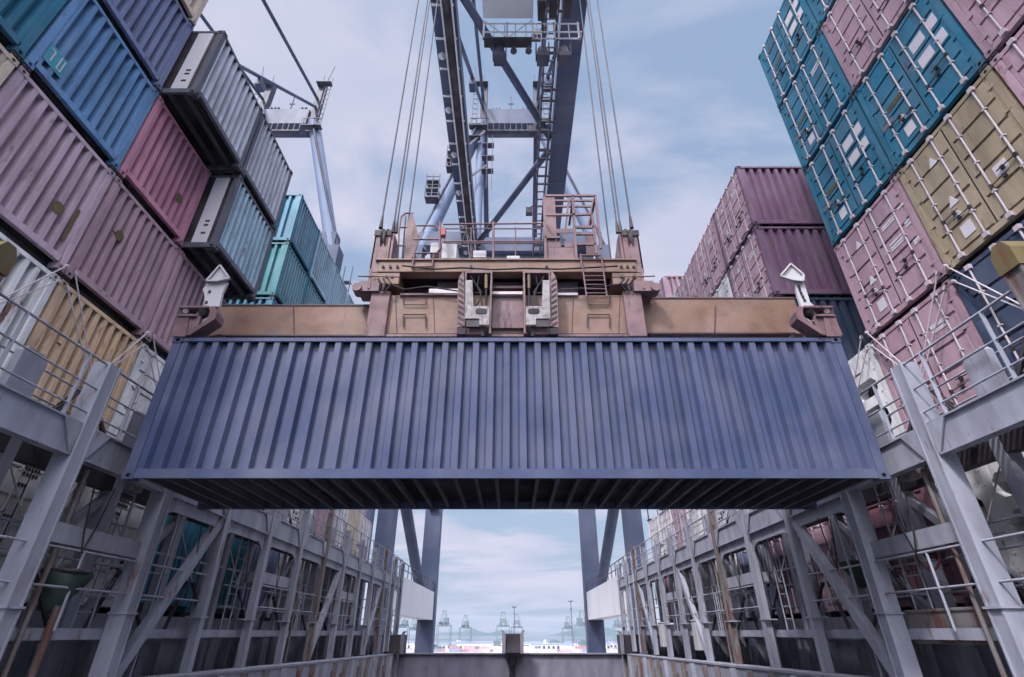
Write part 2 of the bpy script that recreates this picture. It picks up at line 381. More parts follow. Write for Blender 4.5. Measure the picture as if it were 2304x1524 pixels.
    for z0 in (1.9, 1.5, 1.42, 1.02, .96): 
        y = -.90
        while y > -1.04:
            a = rng.uniform(.03, .05); r.append((y - a, z0, a, .05)); y -= a + .012
    CM['mk_txt'] = marks(r, 'sticker')
    r = []
    for z0 in (1.96, 1.86):
        y = -.38
        while y > -.74:
            a = rng.uniform(.03, .055); r.append((y - a, z0, a, .07)); y -= a + .016
    CM['mk_txt2'] = marks(r, 'sticker')
    r = []
    for z0 in (2.0, 1.9, 1.72, 1.2, .9):
        y = .18
        for q in range(5 if z0 > 1.8 else 3): r.append((y - .05, z0, .045, .06)); y -= .066
    b = MB()
    for y, z, a, c in r: b.box(.002, .0115, y, y + a, z, z + c)
    CM['mk_dark'] = b.mesh('marking', 'dark')
    # reefer front (machinery end)
    b = MB(); pr = []
    def hole_panel(y0, y1, z0, z1, hy0, hy1, hz0, hz1, c=.12):
        o = [(y0, z0), (y1, z0), (y1, z1), (y0, z1)]
        hN = [(hy0 + c, hz0), (hy1 - c, hz0), (hy1, hz0 + c), (hy1, hz1 - c), (hy1 - c, hz1), (hy0 + c, hz1), (hy0, hz1 - c), (hy0, hz0 + c)]
        V = [(.02, *p) for p in o] + [(.02, *p) for p in hN] + [(.32, *p) for p in hN]
        F = [(0, 1, 5, 4), (1, 6, 5), (1, 2, 7, 6), (2, 8, 7), (2, 3, 9, 8), (3, 10, 9), (3, 0, 11, 10), (0, 4, 11)]
        F += [(4 + i, 4 + (i + 1) % 8, 12 + (i + 1) % 8, 12 + i) for i in range(8)]
        b.add(V, F)
    hole_panel(-W2 + .13, -.001, 1.35, 2.5, -.95, -.18, 1.5, 1.9)
    hole_panel(.001, W2 - .13, 1.0, 2.5, .16, 1.0, 1.1, 1.65)
    b.box(.02, .06, -W2 + .13, -.001, .2, .55); b.box(.02, .06, .001, W2 - .13, .2, .99)
    hole_panel(-W2 + .13, -.001, .551, 1.349, -.98, -.14, .62, 1.28, .2)
    CM['reefer_panel'] = b.mesh('machinery_panel', 'paint')
    b = MB(); b.box(.33, .36, -W2 + .13, W2 - .13, .2, 2.5)
    b.tube((.28, -.55, .95), (.12, -.55, .95), .26, 14); b.box(.1, .3, .25, .6, 1.12, 1.5)
    CM['reefer_unit'] = b.mesh('cooling_unit', 'dark')
    b = MB(); b.tube((.11, -.3, 1.0), (.11, -.8, .95), .012, 6)
    for i in range(5): b.box(.012, .0205, .3 + .12 * i, .38 + .12 * i, .80, .83)
    for i in range(8):
        for y in (-W2 + .17, -.03, .03, W2 - .17): b.tube((.005, y, .4 + .27 * i), (.021, y, .4 + .27 * i), .016, 6)
    b.tube((.10, .32, 1.2), (.10, .32, 1.45), .09, 10); b.box(-.01, .02, .3, .95, .45, .5); b.box(.0, .02, -.9, -.2, .28, .34)
    CM['reefer_fit'] = b.mesh('panel_fitting', 'rod')
    b = MB(); b.box(.012, .0195, -.60, -.2, 2.12, 2.15); b.box(.012, .0195, .55, .85, 2.3, 2.32)
    CM['reefer_line'] = b.mesh('marking', 'dark')
    b = MB(); b.prism([(.62, 1.78), (.72, 1.92), (.62, 2.06), (.52, 1.92)], 'x', .012, .0195)
    CM['reefer_dia'] = b.mesh('hazard_diamond', 'orange')
    def endmark(rects, mat, disc=()):
        b = MB()
        for y, z, a, c in rects: b.box(.020, .029, y, y + a, z, z + c)
        for y, z, r_ in disc: b.prism([(y + r_ * math.cos(2 * PI * i / 12), z + r_ * math.sin(2 * PI * i / 12)) for i in range(12)], 'x', .020, .029)
        return b.mesh('sticker', mat)
    CM['e_disc'] = endmark([], 'yellow', [(-.55, 1.0, .13)]); CM['e_disc2'] = endmark([], 'yellow', [(.5, 1.55, .12)])
    CM['e_strip'] = endmark([(-.95, .55, .07, .75)], 'yellow'); CM['e_patch'] = endmark([(.62, .42, .42, .42)], 'cyan'); CM['e_num'] = endmark([(.6, 1.5, .1, .03)], 'dark')
    b = MB(); b.box(.0125, .0195, .68, .70, .5, .8).box(.0125, .0195, .70, .78, .5, .52).box(.0125, .0195, .76, .78, .52, .8).box(.0125, .0195, .9, .92, .5, .76).box(.0125, .0195, .92, 1.0, .74, .76)
    CM['e_logo'] = b.mesh('lettering', 'sticker')
    # 45 ft extras: inset post and white code panel on the protruding part of the side
    for nm, s in (('L', -1), ('R', 1)):
        b = MB(); b.box(.78, .95, s * (W2 - .004), s * (W2 - .1), .165, HT - .085); b.box(.16, .78, s * (W2 - .03), s * (W2 - .06), .165, HT - .085)
        CM['ext' + nm] = b.mesh('inset_post', 'dark')
        b = MB(); b.box(.27, .66, s * (W2 - .012), s * (W2 - .029), .17, HT - .10)
        CM['code' + nm] = b.mesh('code_panel', 'sticker')
        b = MB(); 
        for z in (.45, .72, .86): b.box(.38, .5, s * (W2 - .008), s * (W2 - .0145), z, z + .07)
        CM['codet' + nm] = b.mesh('marking', 'dark')
build_container_meshes()
WHITE_ROD = None
def container(kind, loc, rz, color, label, group=None, marks=(), full=False, endcol=None, near=True, name='shipping_container', rusty=False, cat='container', deep=False):
    key = '45' if kind == 'corr45' else '40'
    r = empty(name, loc, rz, label, cat, group)
    r.color = color
    dk = tuple(c * .75 for c in color[:3]) + (1,)
    inst('frame', CM[('dframe' if kind == 'door' else 'frame') + key], r, color)
    for n_ in ('sideL', 'sideR'): inst('side_wall', CM[n_ + key], r, color)
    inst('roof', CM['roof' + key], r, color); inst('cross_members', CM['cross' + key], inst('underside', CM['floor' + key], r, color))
    inst('end_wall', CM['back' + key], r, color)
    for i in range(8 if full else (4 if near else 0)): inst('corner_casting', CM['cast%s_%d' % (key, i)], r, dk)
    if not full and near: [inst('twistlock', CM[q_], r) for q_ in ('twistA', 'twistB')]
    if kind in ('corr', 'corr45'):
        ew = inst('end_wall', CM['end_rusty' if rusty else ('end_deep' if deep else 'end')], r, endcol or color)
        for mk in marks:
            if mk[:2] == 'e_':
                k_ = inst('sticker', CM[mk], ew)
                if mk == 'e_patch': inst('lettering', CM['e_logo'], ew)
        if key == '45':
            for s in ('L', 'R'):
                inst('inset_post', CM['ext' + s], r, color)
                c = inst('code_panel', CM['code' + s], r); inst('marking', CM['codet' + s], c)
    elif kind == 'door':
        ds = {}
        for n_ in ('doorL', 'doorR'):
            ds[n_] = inst('door', CM[n_], r, endcol or color)
            inst('door_gasket', CM[n_ + 'g'], ds[n_])
        for j in range(4):
            d = ds['doorL' if j < 2 else 'doorR']
            inst('lock_rod', CM['rod%d' % j], d)
            if near: inst('handle', CM['hnd%d' % j], d)
        mm = []
        for mk in marks: mm += ['mk_four%d' % i for i in range(4)] if mk == 'mk_four' else ([mk, 'mk_brown'] if mk == 'mk_yel' else ([mk, mk + '1'] if mk in ('mk_tri', 'mk_tria') else [mk]))
        for mk in mm:
            inst('marking', CM[mk], ds['doorR' if mk in ('mk_tri1', 'mk_tria1', 'mk_yel', 'mk_brown', 'mk_tri', 'mk_tria', 'mk_dark') else 'doorL'])
    elif kind == 'reefer':
        p = inst('machinery_panel', CM['reefer_panel'], r, endcol or color)
        inst('cooling_unit', CM['reefer_unit'], r); inst('panel_fitting', CM['reefer_fit'], p)
        inst('marking', CM['reefer_line'], p); inst('hazard_diamond', CM['reefer_dia'], p)
    return r

# colours (as paint)
C = dict(
    teal=srgb(44, 118, 150), teal2=srgb(44, 124, 138), blue=srgb(104, 148, 196), slate=srgb(122, 134, 176), navy=srgb(54, 70, 98),
    mauve=srgb(180, 148, 164), purple=srgb(198, 174, 192), plum=srgb(120, 92, 120), pink=srgb(200, 138, 164), rose=srgb(192, 158, 174),
    ochre=srgb(170, 154, 132), rust=srgb(214, 182, 154), white=srgb(234, 234, 240), cream=srgb(222, 204, 190), pale=srgb(206, 210, 228),
    mint=srgb(200, 232, 232), grey=srgb(92, 94, 108), paleblue=srgb(166, 196, 218), maroon=srgb(129, 90, 107), dkteal=srgb(32, 98, 120))
cname = dict(teal='teal', teal2='sea green', blue='bright blue', slate='slate blue', navy='dark navy', mauve='mauve', purple='lilac purple', plum='dark plum', pink='magenta pink',
    rose='rose pink', ochre='ochre tan', rust='rust streaked orange', white='white', cream='cream', pale='pale lavender grey', mint='pale mint', grey='grey', paleblue='pale blue', maroon='dull maroon', dkteal='dark teal')
TZ = [.45 + 2.7 * i for i in range(7)]
ORD = ['first', 'second', 'third', 'fourth', 'fifth', 'sixth', 'seventh', 'eighth', 'ninth', 'tenth', 'eleventh', 'twelfth', 'thirteenth']
TW = ['lowest', 'second', 'third', 'fourth', 'fifth', 'sixth', 'seventh']
def jit(c, a=.05):
    k = 1 + random.uniform(-a, a); return tuple(min(1, x * k) for x in c[:3]) + (1,)
ROW0 = 2.87; RP = 2.46
XL, XR = -8.4, 8.15
# ---- left stacks: (row, tier): (kind, colour)
left = {}
left_cols = {
 1: ['white', 'white', 'cream', 'teal', 'blue', 'white'],
 2: ['white', 'white', 'purple', 'blue', 'slate', 'cream'],
 3: ['white', 'rust', 'mauve', 'pink', None, None],
 4: ['white', 'white', 'mauve', None, None, None],
 5: ['teal', 'white', 'plum', None, None, None],
 6: ['dkteal', 'cream', None, None, None, None],
 7: ['slate', 'mauve', None], 8: ['white', 'white', None], 9: ['pale', 'mauve', None], 10: ['grey', 'white', None], 11: ['white', 'cream', None], 12: ['maroon', 'white', None]}
for r, cols in left_cols.items():
    for t, c in enumerate(cols):
        if c is None: continue
        kind = 'corr'; mk = ()
        if t == 0 and c == 'white' and r <= 4: kind = 'door'; mk = ('mk_dark',)
        if (r, t) == (4, 1): kind = 'door'; mk = ('mk_dark',)
        if r in (8, 10, 12) and t == 1: kind = 'door'
        mk = mk or {(2, 2): ('e_strip', 'e_disc'), (3, 2): ('e_disc2', 'e_num'), (3, 3): ('e_disc',), (2, 3): ('e_patch',), (1, 2): ('e_disc2',), (3, 1): ('e_num',)}.get((r, t), ())
        y = ROW0 + RP * (r - 1) + RP / 2
        container(kind, (XL, y, TZ[t]), PI, jit(C[c]), '%s container, %s row away in the left stack, %s tier up' % (cname[c], ORD[r - 1], TW[t]),
                  'containers stacked on the left', mk, near=y < 22, rusty=(c in ('rust', 'cream', 'white') and kind == 'corr' and t == 1))
for r, t, c, lab in ((3, 4, 'pale', 'pale lavender grey overhanging container, nearer one of the left top pair'), (4, 4, 'pale', 'pale lavender grey overhanging container, farther one of the left top pair'),
                     (4, 3, 'paleblue', 'pale blue overhanging container under the left top pair, black underside showing')):
    y = ROW0 + RP * (r - 1) + RP / 2
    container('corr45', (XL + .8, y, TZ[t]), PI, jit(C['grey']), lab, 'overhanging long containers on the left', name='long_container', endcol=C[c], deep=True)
far_l = [['teal', 'teal', 'teal2', 'teal'], ['teal', 'paleblue', 'teal2', 'paleblue'], ['paleblue', 'teal', 'pale', 'paleblue'], ['teal2', 'pale', 'teal2', 'paleblue'],
         ['pale', 'teal', 'paleblue', 'paleblue'], ['mauve', 'rose', 'mauve', 'rose'], ['rose', 'mauve', 'rose', 'mauve']]
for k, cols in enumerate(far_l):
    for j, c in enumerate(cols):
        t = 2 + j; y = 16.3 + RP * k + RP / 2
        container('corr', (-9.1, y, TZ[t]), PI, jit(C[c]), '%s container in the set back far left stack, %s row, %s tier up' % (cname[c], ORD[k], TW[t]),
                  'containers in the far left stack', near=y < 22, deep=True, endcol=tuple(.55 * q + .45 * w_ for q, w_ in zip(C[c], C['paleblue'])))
# ---- right stacks
right_cols = {
 1: ['maroon', 'navy', 'rose', 'rose', 'mauve', 'mauve'],
 2: ['maroon', 'navy', 'ochre', 'teal', 'mauve', 'teal'],
 3: ['white', 'mauve', 'mauve', 'teal', 'teal', 'teal'],
 4: ['maroon', 'white'], 5: ['mauve', 'white'], 6: ['plum', 'mauve'], 7: ['slate', 'white'], 8: ['white', 'pale'], 9: ['plum', 'white'], 10: ['white', 'mauve'], 11: ['mauve', 'white'], 12: ['maroon', 'white']}
mkd = {(3, 2): ('mk_txt', 'mk_tria', 'mk_tri'), (2, 2): ('mk_sq', 'mk_tria', 'mk_tri'), (2, 3): ('mk_four', 'mk_yel', 'mk_tri'), (3, 3): ('mk_four', 'mk_yel', 'mk_tri'), (3, 5): ('mk_four', 'mk_yel'),
       (3, 4): ('mk_txt2', 'mk_yel', 'mk_tri'), (2, 4): ('mk_sq',), (1, 4): ('mk_sq', 'mk_tri'), (2, 5): ('mk_sq',), (1, 3): ('mk_txt2',), (3, 1): ('mk_txt2',), (2, 1): ('mk_txt2',)}
for r, cols in right_cols.items():
    for t, c in enumerate(cols):
        kind = 'door'
        if (r, t) in ((3, 0), (4, 1)): kind = 'reefer'
        y = ROW0 + RP * (r - 1) + RP / 2
        container(kind, (XR, y, TZ[t]), 0, jit(C[c]), '%s container, %s row away in the right stack, %s tier up' % (cname[c], ORD[r - 1], TW[t]),
                  'containers stacked on the right', mkd.get((r, t), ('mk_tria',) if r % 2 else ('mk_txt2',)), near=y < 22)
far_r = [['navy', 'plum', 'plum'], ['mauve', 'white', 'mauve'], ['mauve', 'mauve', 'mauve'], ['white', 'mint', 'mint'], ['mauve', 'mauve', 'mint'], ['mauve', 'white', 'mauve'], ['white', 'mauve', 'white']]
for k, cols in enumerate(far_r):
    for j, c in enumerate(list(cols) + (['mauve'] if k >= 4 else [])):
        t = 2 + j; y = 12.35 + RP * k + RP / 2
        lightc = C['mauve'] if c == 'plum' else C[c]
        container('door', (7.65 if k < 4 else 8.0, y, TZ[t]), 0, jit(C[c]), '%s container in the far right stack, %s row, %s tier up' % (cname[c], ORD[k], TW[t]),
                  'containers in the far right stack', ('mk_tria', 'mk_txt2'), near=y < 22, endcol=jit(C['rose'] if c in ('plum', 'mauve') else C[c]))

# ------------------------------------------------------------------ the hoisted container
HX = -6.19
hoist = container('corr', (HX, 9.40, 2.115), 0, srgb(60, 70, 102), 'slate blue corrugated container hanging level from the spreader', None, full=True, cat='container')

M['paint_clean'] = make_mat('container_paint_clean', None, .42, .38, 0, bump=.05)
def all_kids(o):
    for k_ in o.children: yield k_; yield from all_kids(k_)
for k_ in all_kids(hoist):
    if k_.type == 'MESH' and k_.data.materials[0] == M['paint']:
        k_.material_slots[0].link = 'OBJECT'; k_.material_slots[0].material = M['paint_clean']
# ------------------------------------------------------------------ spreader
sp = empty('spreader', (-.1, 9.4, 4.75), 0, 'rusty ochre crane spreader with rails and cage gripping the hanging blue container', 'spreader')
def spb(mb, name, mat, label=None, parent=None, bevel=0):
    off = sp.location
    mb.v = [(x - off.x, y - off.y, z - off.z) for x, y, z in mb.v]
    return mb.build(name, mat, parent or sp, label=label, bevel=bevel)
def pbox(mb, x0, y0, x1, y1, Yf, Yb):
    ym = (y0 + y1) / 2
    a = at(x0, ym, Yf); b = at(x1, ym, Yf); zt = at(0, y0, Yf).z; zb = at(0, y1, Yf).z
    return mb.box(a.x, b.x, Yf, Yb, zb, zt)
ZC = 4.706     # container top
b = MB(); pbox(b, 478, 684, 850, 757, 9.0, 9.55); spb(b, 'telescopic_beam', 'ochre', bevel=.015)
b = MB(); pbox(b, 1430, 668, 1800, 752, 9.0, 9.55); spb(b, 'telescopic_beam', 'ochre', bevel=.015)
b = MB(); pbox(b, 600, 700, 1700, 757, 9.7, 10.2); spb(b, 'rear_beam', 'ochre')
zt = at(0, 662, 8.75).z; 
b = MB(); pbox(b, 852, 664, 1442, 752, 8.75, 10.3); spb(b, 'center_housing', 'ochre', bevel=.015)
for x0, x1 in ((828, 872), (1408, 1450)):
    b = MB(); pbox(b, x0, 655, x1, 757, 8.66, 10.4); pbox(b, x0 + 6, 640, x1 - 8, 657, 8.7, 10.2); spb(b, 'end_frame', 'mauve', bevel=.012)
b = MB(); pbox(b, 852, 752, 1442, 757, 8.72, 8.9); pbox(b, 900, 660, 1030, 664, 8.7, 8.95); spb(b, 'edge_strip', 'mauve')
b = MB()
for x in (660, 1610): b.bar(at(x, 688, 8.99), at(x + (2 if x < 1152 else -2), 752, 8.99), .02, .012, (0, 1, 0))
for (x0, x1, y) in ((480, 828, 755), (1450, 1790, 750), (480, 828, 687), (1450, 1800, 671)): b.bar(at(x0, y, 8.99), at(x1, y, 8.99), .03, .012, (0, 1, 0))
spb(b, 'weld_seam', 'plum')
b = MB(); q_ = [at(x, y, 8.6) for x, y in ((905, 598), (980, 606), (1040, 603), (1112, 607), (1180, 604), (1260, 606), (1390, 599))]; b.path(q_, .018); q_ = [at(x, y, 8.62) for x, y in ((880, 640), (910, 652), (960, 645), (1030, 655))]; b.path(q_, .016)
b.path([at(x, y, 8.62) for x, y in ((1260, 652), (1330, 648), (1400, 640))], .016); spb(b, 'cable_run', 'black')
for x in (862, 878, 894, 1398, 1412, 1426, 1060, 1230):
    c_ = at(x, 600, 8.68); b = MB(); b.tube((c_.x, 8.66, c_.z), (c_.x, 8.7, c_.z), .03, 8); spb(b, 'bolt', 'dark')
# panel seams, steps and handles on the housing
b = MB()
for x0 in (908, 1322):
    w_ = 50
    for p, q in (((x0, 736), (x0, 708)), ((x0, 708), (x0 + w_, 708)), ((x0 + w_, 708), (x0 + w_, 736))): b.tube(at(*p, 8.71), at(*q, 8.71), .012, 6)
    for p, q in (((x0, 686), (x0 + w_, 686)), ((x0, 664), (x0, 686)), ((x0 + w_, 664), (x0 + w_, 686))): b.tube(at(*p, 8.71), at(*q, 8.71), .009, 6)
for x in (975, 890, 1290, 1395): b.bar(at(x, 668, 8.745), at(x + (3 if x < 1152 else -3), 750, 8.745), .012, .01, (0, 1, 0))
spb(b, 'step_handle', 'dark')
# end heads
for s in (-1, 1):
    cx = -6.19 + .09 if s < 0 else HX + LN - .09
    b = MB()
    b.box(cx - .1, cx + .1, 8.22, 10.58, ZC + .05, ZC + .38)
    poly = [(-.02, .04), (.42, .04), (.42, .46), (.18, .52), (.0, .40)]
    b.prism([(cx - s * (.10) - s * (-p[0] + .0) * -1 * 1 if False else cx + s * (.16 - p[0]), ZC + p[1]) for p in poly], 'y', 8.20, 8.52)
    b.prism([(cx + s * (.16 - p[0]), ZC + p[1]) for p in poly], 'y', 10.28, 10.6)
    spb(b, 'end_beam', 'mauve', bevel=.01)
    mh = lambda x: x if s < 0 else 2278 - x
    def pp(mb, pts, Y, Yb): P_ = [at(mh(x), y, Y) for x, y in pts]; return mb.prism([(q_.x, q_.z) for q_ in P_], 'y', Y, Yb)
    b = MB(); pp(b, [(424, 744), (466, 720), (472, 702), (470, 690), (482, 689), (488, 702), (484, 717), (430, 752)], 8.12, 8.4); spb(b, 'flipper_tray', 'mauve')
    b = MB(); pp(b, [(404, 690), (470, 690), (472, 702), (466, 720), (424, 744), (414, 714), (400, 710)], 8.42, 8.46); spb(b, 'tray_back', 'plum')
    b = MB(); pp(b, [(384, 757), (399, 709), (426, 712), (417, 757)], 8.17, 8.19); spb(b, 'cheek_plate', 'mauve')
    b = MB(); pp(b, [(402, 692), (470, 692), (470, 688), (404, 688)], 8.14, 8.4); pp(b, [(399, 711), (440, 711), (440, 707), (400, 707)], 8.14, 8.4); spb(b, 'tray_rim', 'mauve')
    b = MB()
    b.tube(at(mh(458), 702, 8.4), at(mh(458), 702, 8.2), .09, 14); b.tube(at(mh(458), 702, 8.2), at(mh(458), 702, 8.16), .04, 10); spb(b, 'pivot_drum', 'dark')
    b = MB(); b.tube(at(mh(430), 726, 8.3), at(mh(452), 700, 8.3), .035, 8); b.tube(at(mh(436), 736, 8.3), at(mh(470), 716, 8.3), .03, 8); b.tube(at(mh(418), 700, 8.38), at(mh(418), 700, 8.2), .05, 10); b.tube(at(mh(440), 712, 8.25), at(mh(448), 724, 8.25), .03, 8); spb(b, 'actuator', 'rod')
    b = MB(); b.box(cx - s * .25, cx - s * .95, 8.75, 9.3, ZC + .06, ZC + .22); b.tube((cx - s * .5, 8.55, ZC + .16), (cx - s * .5, 8.75, ZC + .16), .11, 12); spb(b, 'flipper_motor', 'plum')
    # guide arm with arrow head, pointing up
    if s < 0: q = [(462, 690), (493, 690), (500, 660), (512, 634), (490, 632), (466, 637), (456, 652), (460, 664)]; hd = [(466, 634), (497, 599), (518, 628), (492, 634)]
    else: q = [(1803, 690), (1826, 690), (1812, 645), (1806, 627), (1783, 622), (1788, 640), (1796, 668)]; hd = [(1754, 623), (1777, 596), (1806, 620), (1806, 634), (1782, 632)]
    b = MB(); P = [at(x, y, 8.16) for x, y in q]; b.prism([(p.x, p.z) for p in P], 'y', 8.16, 8.22)
    b2 = MB(); P = [at(x, y, 8.12) for x, y in hd]; b2.prism([(p.x, p.z) for p in P], 'y', 8.12, 8.15)
    for i in range(len(P)): b2.bar(Vector(P[i]) + Vector((0, -.02, 0)), Vector(P[(i + 1) % len(P)]) + Vector((0, -.02, 0)), .03, .05, (0, 1, 0))
    b.bar(at(q[5][0] + (2 if s < 0 else 0), 652, 8.3), at(q[0][0] - (2 if s < 0 else -25), 690, 8.3), .05, .04)
    arm = spb(b, 'guide_arm', 'white'); spb(b2, 'arrow_head', 'white', parent=arm)
    arm_marks = MB()
    pts = ((471, 657), (464, 681)) if s < 0 else ((1799, 652), (1802, 660), (1806, 668), (1810, 676), (1797, 645))
    for x, y in pts:
        c = at(x, y, 8.155); arm_marks.box(c.x - .025, c.x + .015, 8.148, 8.158, c.z - .03, c.z - .018).box(c.x + .015, c.x + .027, 8.148, 8.158, c.z - .03, c.z + .03).box(c.x - .025, c.x + .015, 8.148, 8.158, c.z + .018, c.z + .03).box(c.x - .015, c.x + .015, 8.148, 8.158, c.z - .006, c.z + .006)
    spb(arm_marks, 'marking', 'dark', parent=arm)
    for yy in (8.28, 10.5):
        b = MB(); b.box(cx - .06, cx + .06, yy - .06, yy + .06, ZC - .03, ZC + .06)
        spb(b, 'twistlock', 'dark')
# head block
b = MB(); pbox(b, 850, 588, 1432, 612, 8.7, 8.95); pbox(b, 850, 588, 1432, 612, 9.9, 10.15)
z0 = at(0, 612, 8.7).z; z1 = at(0, 588, 8.7).z
b.box(-2.9, 2.65, 8.66, 8.72, z1 + .002, z1 + .05)
b.box(-3.0, -2.35, 8.72, 10.1, z0 - .3, z0 - .003); b.box(2.1, 2.75, 8.72, 10.1, z0 - .3, z0 - .003)
head = spb(b, 'head_block', 'ochre', bevel=.01)
b = MB(); b.box(-2.3, 2.05, 9.3, 10.0, z0 - .45, z0 - .02); b.box(-1.6, 1.4, 9.0, 9.3, z0 - .3, z0 - .05)
b.box(-.55, .35, 8.78, 9.0, z0 - .36, z0 - .3)
spb(b, 'inner_gearbox', 'plum')
b = MB(); b.box(-2.998, 2.748, 8.952, 9.898, z1 - .08, z1 - .02); b.box(-2.998, 2.748, 9.86, 9.898, z0 - .5, z1 - .081); spb(b, 'inner_plate', 'plum')
b = MB()
for x in (-2.62, -2.5): b.tube((x, 8.71, z0 - .12), (x, 8.73, z0 - .12), .04, 10)
for x in (2.3, 2.55): b.tube((x, 8.69, z0 - .12), (x, 8.73, z0 - .12), .04, 10)
for s in (-1, 1):
    X = -2.55 if s < 0 else 2.3
    for i in range(3): b.path([(X + s * .1 * i, 8.6, z0 - .25), (X + s * (.1 * i - .1), 8.55, z0 - .42), (X + s * (.05 * i + .02), 8.62, z0 - .55)], .022)
spb(b, 'hydraulic_hose', 'black')
for s in (-1, 1):
    X0 = at(838 if s < 0 else 1442, 560, 8.7).x
    # sheave housing: two cheek plates and a cap, sheave wheel between
    b = MB()
    zt = at(0, 517, 8.7).z; zb = z0
    ci = X0 - s * .36
    b.box(X0, ci, 8.72, 8.9, zb, zt - .06); b.box(X0, ci, 8.92, 9.5, zb, zt - .45)
    b.prism([(8.72, zb), (9.7, zb), (9.7, zb + .3), (9.2, zt - .1), (8.95, zt), (8.72, zt)], 'x', X0, X0 - s * .05)
    b.prism([(8.75, zb + .04), (9.9, zb + .04), (9.9, zb + .32), (9.3, zt - .25), (9.0, zt - .06), (8.75, zt - .06)], 'x', ci - s * .002, ci - s * .06)
    spb(b, 'sheave_housing', 'mauve', bevel=.012)
    b = MB(); b.box(X0 + s * .01, ci + s * .0, 8.69, 8.715, zt - .17, zt - .02)
    pl = spb(b, 'name_plate', 'dark')
    b = MB(); b.prism([(8.92, zb + .2), (9.55, zb + .2), (9.1, zt - .2), (8.98, zt - .12)], 'x', ci - s * .062, ci - s * .066); spb(b, 'cheek_plate', 'worn_white')
    for yy in (8.95, 9.75):
        b = MB(); c = Vector((X0 - s * .2, yy + .1, zt - .22)) if yy < 9 else Vector((X0 - s * .2, yy, zt - .3))
        r_ = .42 if yy < 9 else .36
        for a_, rr in ((-.05, r_), (-.02, r_ - .05), (.02, r_ - .05)): pass
        b.tube((c.x - .05, c.y, c.z), (c.x - .02, c.y, c.z), r_, 24, r_ - .05); b.tube((c.x - .02, c.y, c.z), (c.x + .02, c.y, c.z), r_ - .05, 24); b.tube((c.x + .02, c.y, c.z), (c.x + .05, c.y, c.z), r_ - .05, 24, r_)
        spb(b, 'sheave', 'dark')
    # corner bracket and roller at outer lower end
    b = MB(); a_ = at(830 if s < 0 else 1448, 645, 8.6)
    b.box(X0 + s * .12, X0 - s * .3, 8.6, 9.0, z0 - .55, z0 - .3); b.tube((X0 + s * .14, 8.55, z0 - .48), (X0 + s * .14, 8.8, z0 - .48), .1, 10)
    b.tube((X0 + s * .16, 8.58, z0 - .2), (X0 - s * .7, 8.58, z0 - .22), .015, 6); b.bar((X0 - s * .08, 8.6, z0 + .0), (X0 - s * .1, 8.6, z0 - .5), .05, .03)
    spb(b, 'corner_bracket', 'mauve')
# deck plate of head block
ZD = z1 + .03
b = MB(); b.box(-2.2, 2.0, 8.75, 10.1, ZD - .02, ZD); spb(b, 'deck_plate', 'mauve')
# railings (front) from pixels on plane 8.72
def rail(mb, pts, Y, r=.02):
    P = [at(x, y, Y) for x, y in pts]; mb.path(P, r, 6)
b = MB()
rail(b, [(997, 505), (1222, 503)], 8.74); rail(b, [(997, 544), (1222, 544)], 8.74)
for x in (990, 1110): rail(b, [(x, 500), (x, 588)], 8.74, .03)
rail(b, [(937, 508), (980, 508), (988, 516), (990, 560), (982, 570), (930, 570)], 8.7)
rail(b, [(930, 539), (988, 539)], 8.7)
rail(b, [(895, 585), (898, 520), (903, 488), (912, 480), (930, 480)], 8.95); rail(b, [(897, 512), (928, 512)], 8.95); rail(b, [(893, 553), (922, 553)], 8.95); rail(b, [(905, 588), (913, 485)], 9.1)
rail(b, [(927, 604), (932, 572)], 8.66); rail(b, [(972, 604), (976, 572)], 8.66); rail(b, [(927, 600), (974, 600)], 8.66)
rail(b, [(1000, 515), (1220, 515)], 9.95, .018); rail(b, [(1000, 548), (1220, 548)], 9.95, .018)
for x in (1000, 1060, 1160): rail(b, [(x, 512), (x, 580)], 9.95, .018)
spb(b, 'railing', 'mauve')
# plate shaped cable guide at left
b = MB(); P = [at(x, y, 8.85) for x, y in ((926, 476), (936, 505), (942, 530), (938, 555), (930, 575), (920, 588), (908, 588), (912, 560), (914, 520), (918, 498))]
b.prism([(p.x, p.z) for p in P], 'y', 8.85, 8.89); spb(b, 'cable_guide_plate', 'mauve')
for q in ((968, 546, 990, 570, 8.95, 9.4), (993, 548, 1028, 582, 9.0, 9.5), (1064, 563, 1094, 580, 8.9, 9.3), (1140, 575, 1170, 584, 9.2, 9.6)):
    b = MB(); pbox(b, *q); spb(b, 'junction_box', 'white', bevel=.015)
b = MB(); pbox(b, 992, 512, 1002, 528, 8.72, 8.85); spb(b, 'warning_lamp', 'red')
b = MB(); rail(b, [(1034, 560), (1050, 520), (1065, 565)], 9.2, .02); spb(b, 'control_cable', 'black'); b = MB(); rail(b, [(940, 590), (925, 560), (915, 545)], 8.9, .03); spb(b, 'control_cable', 'black')
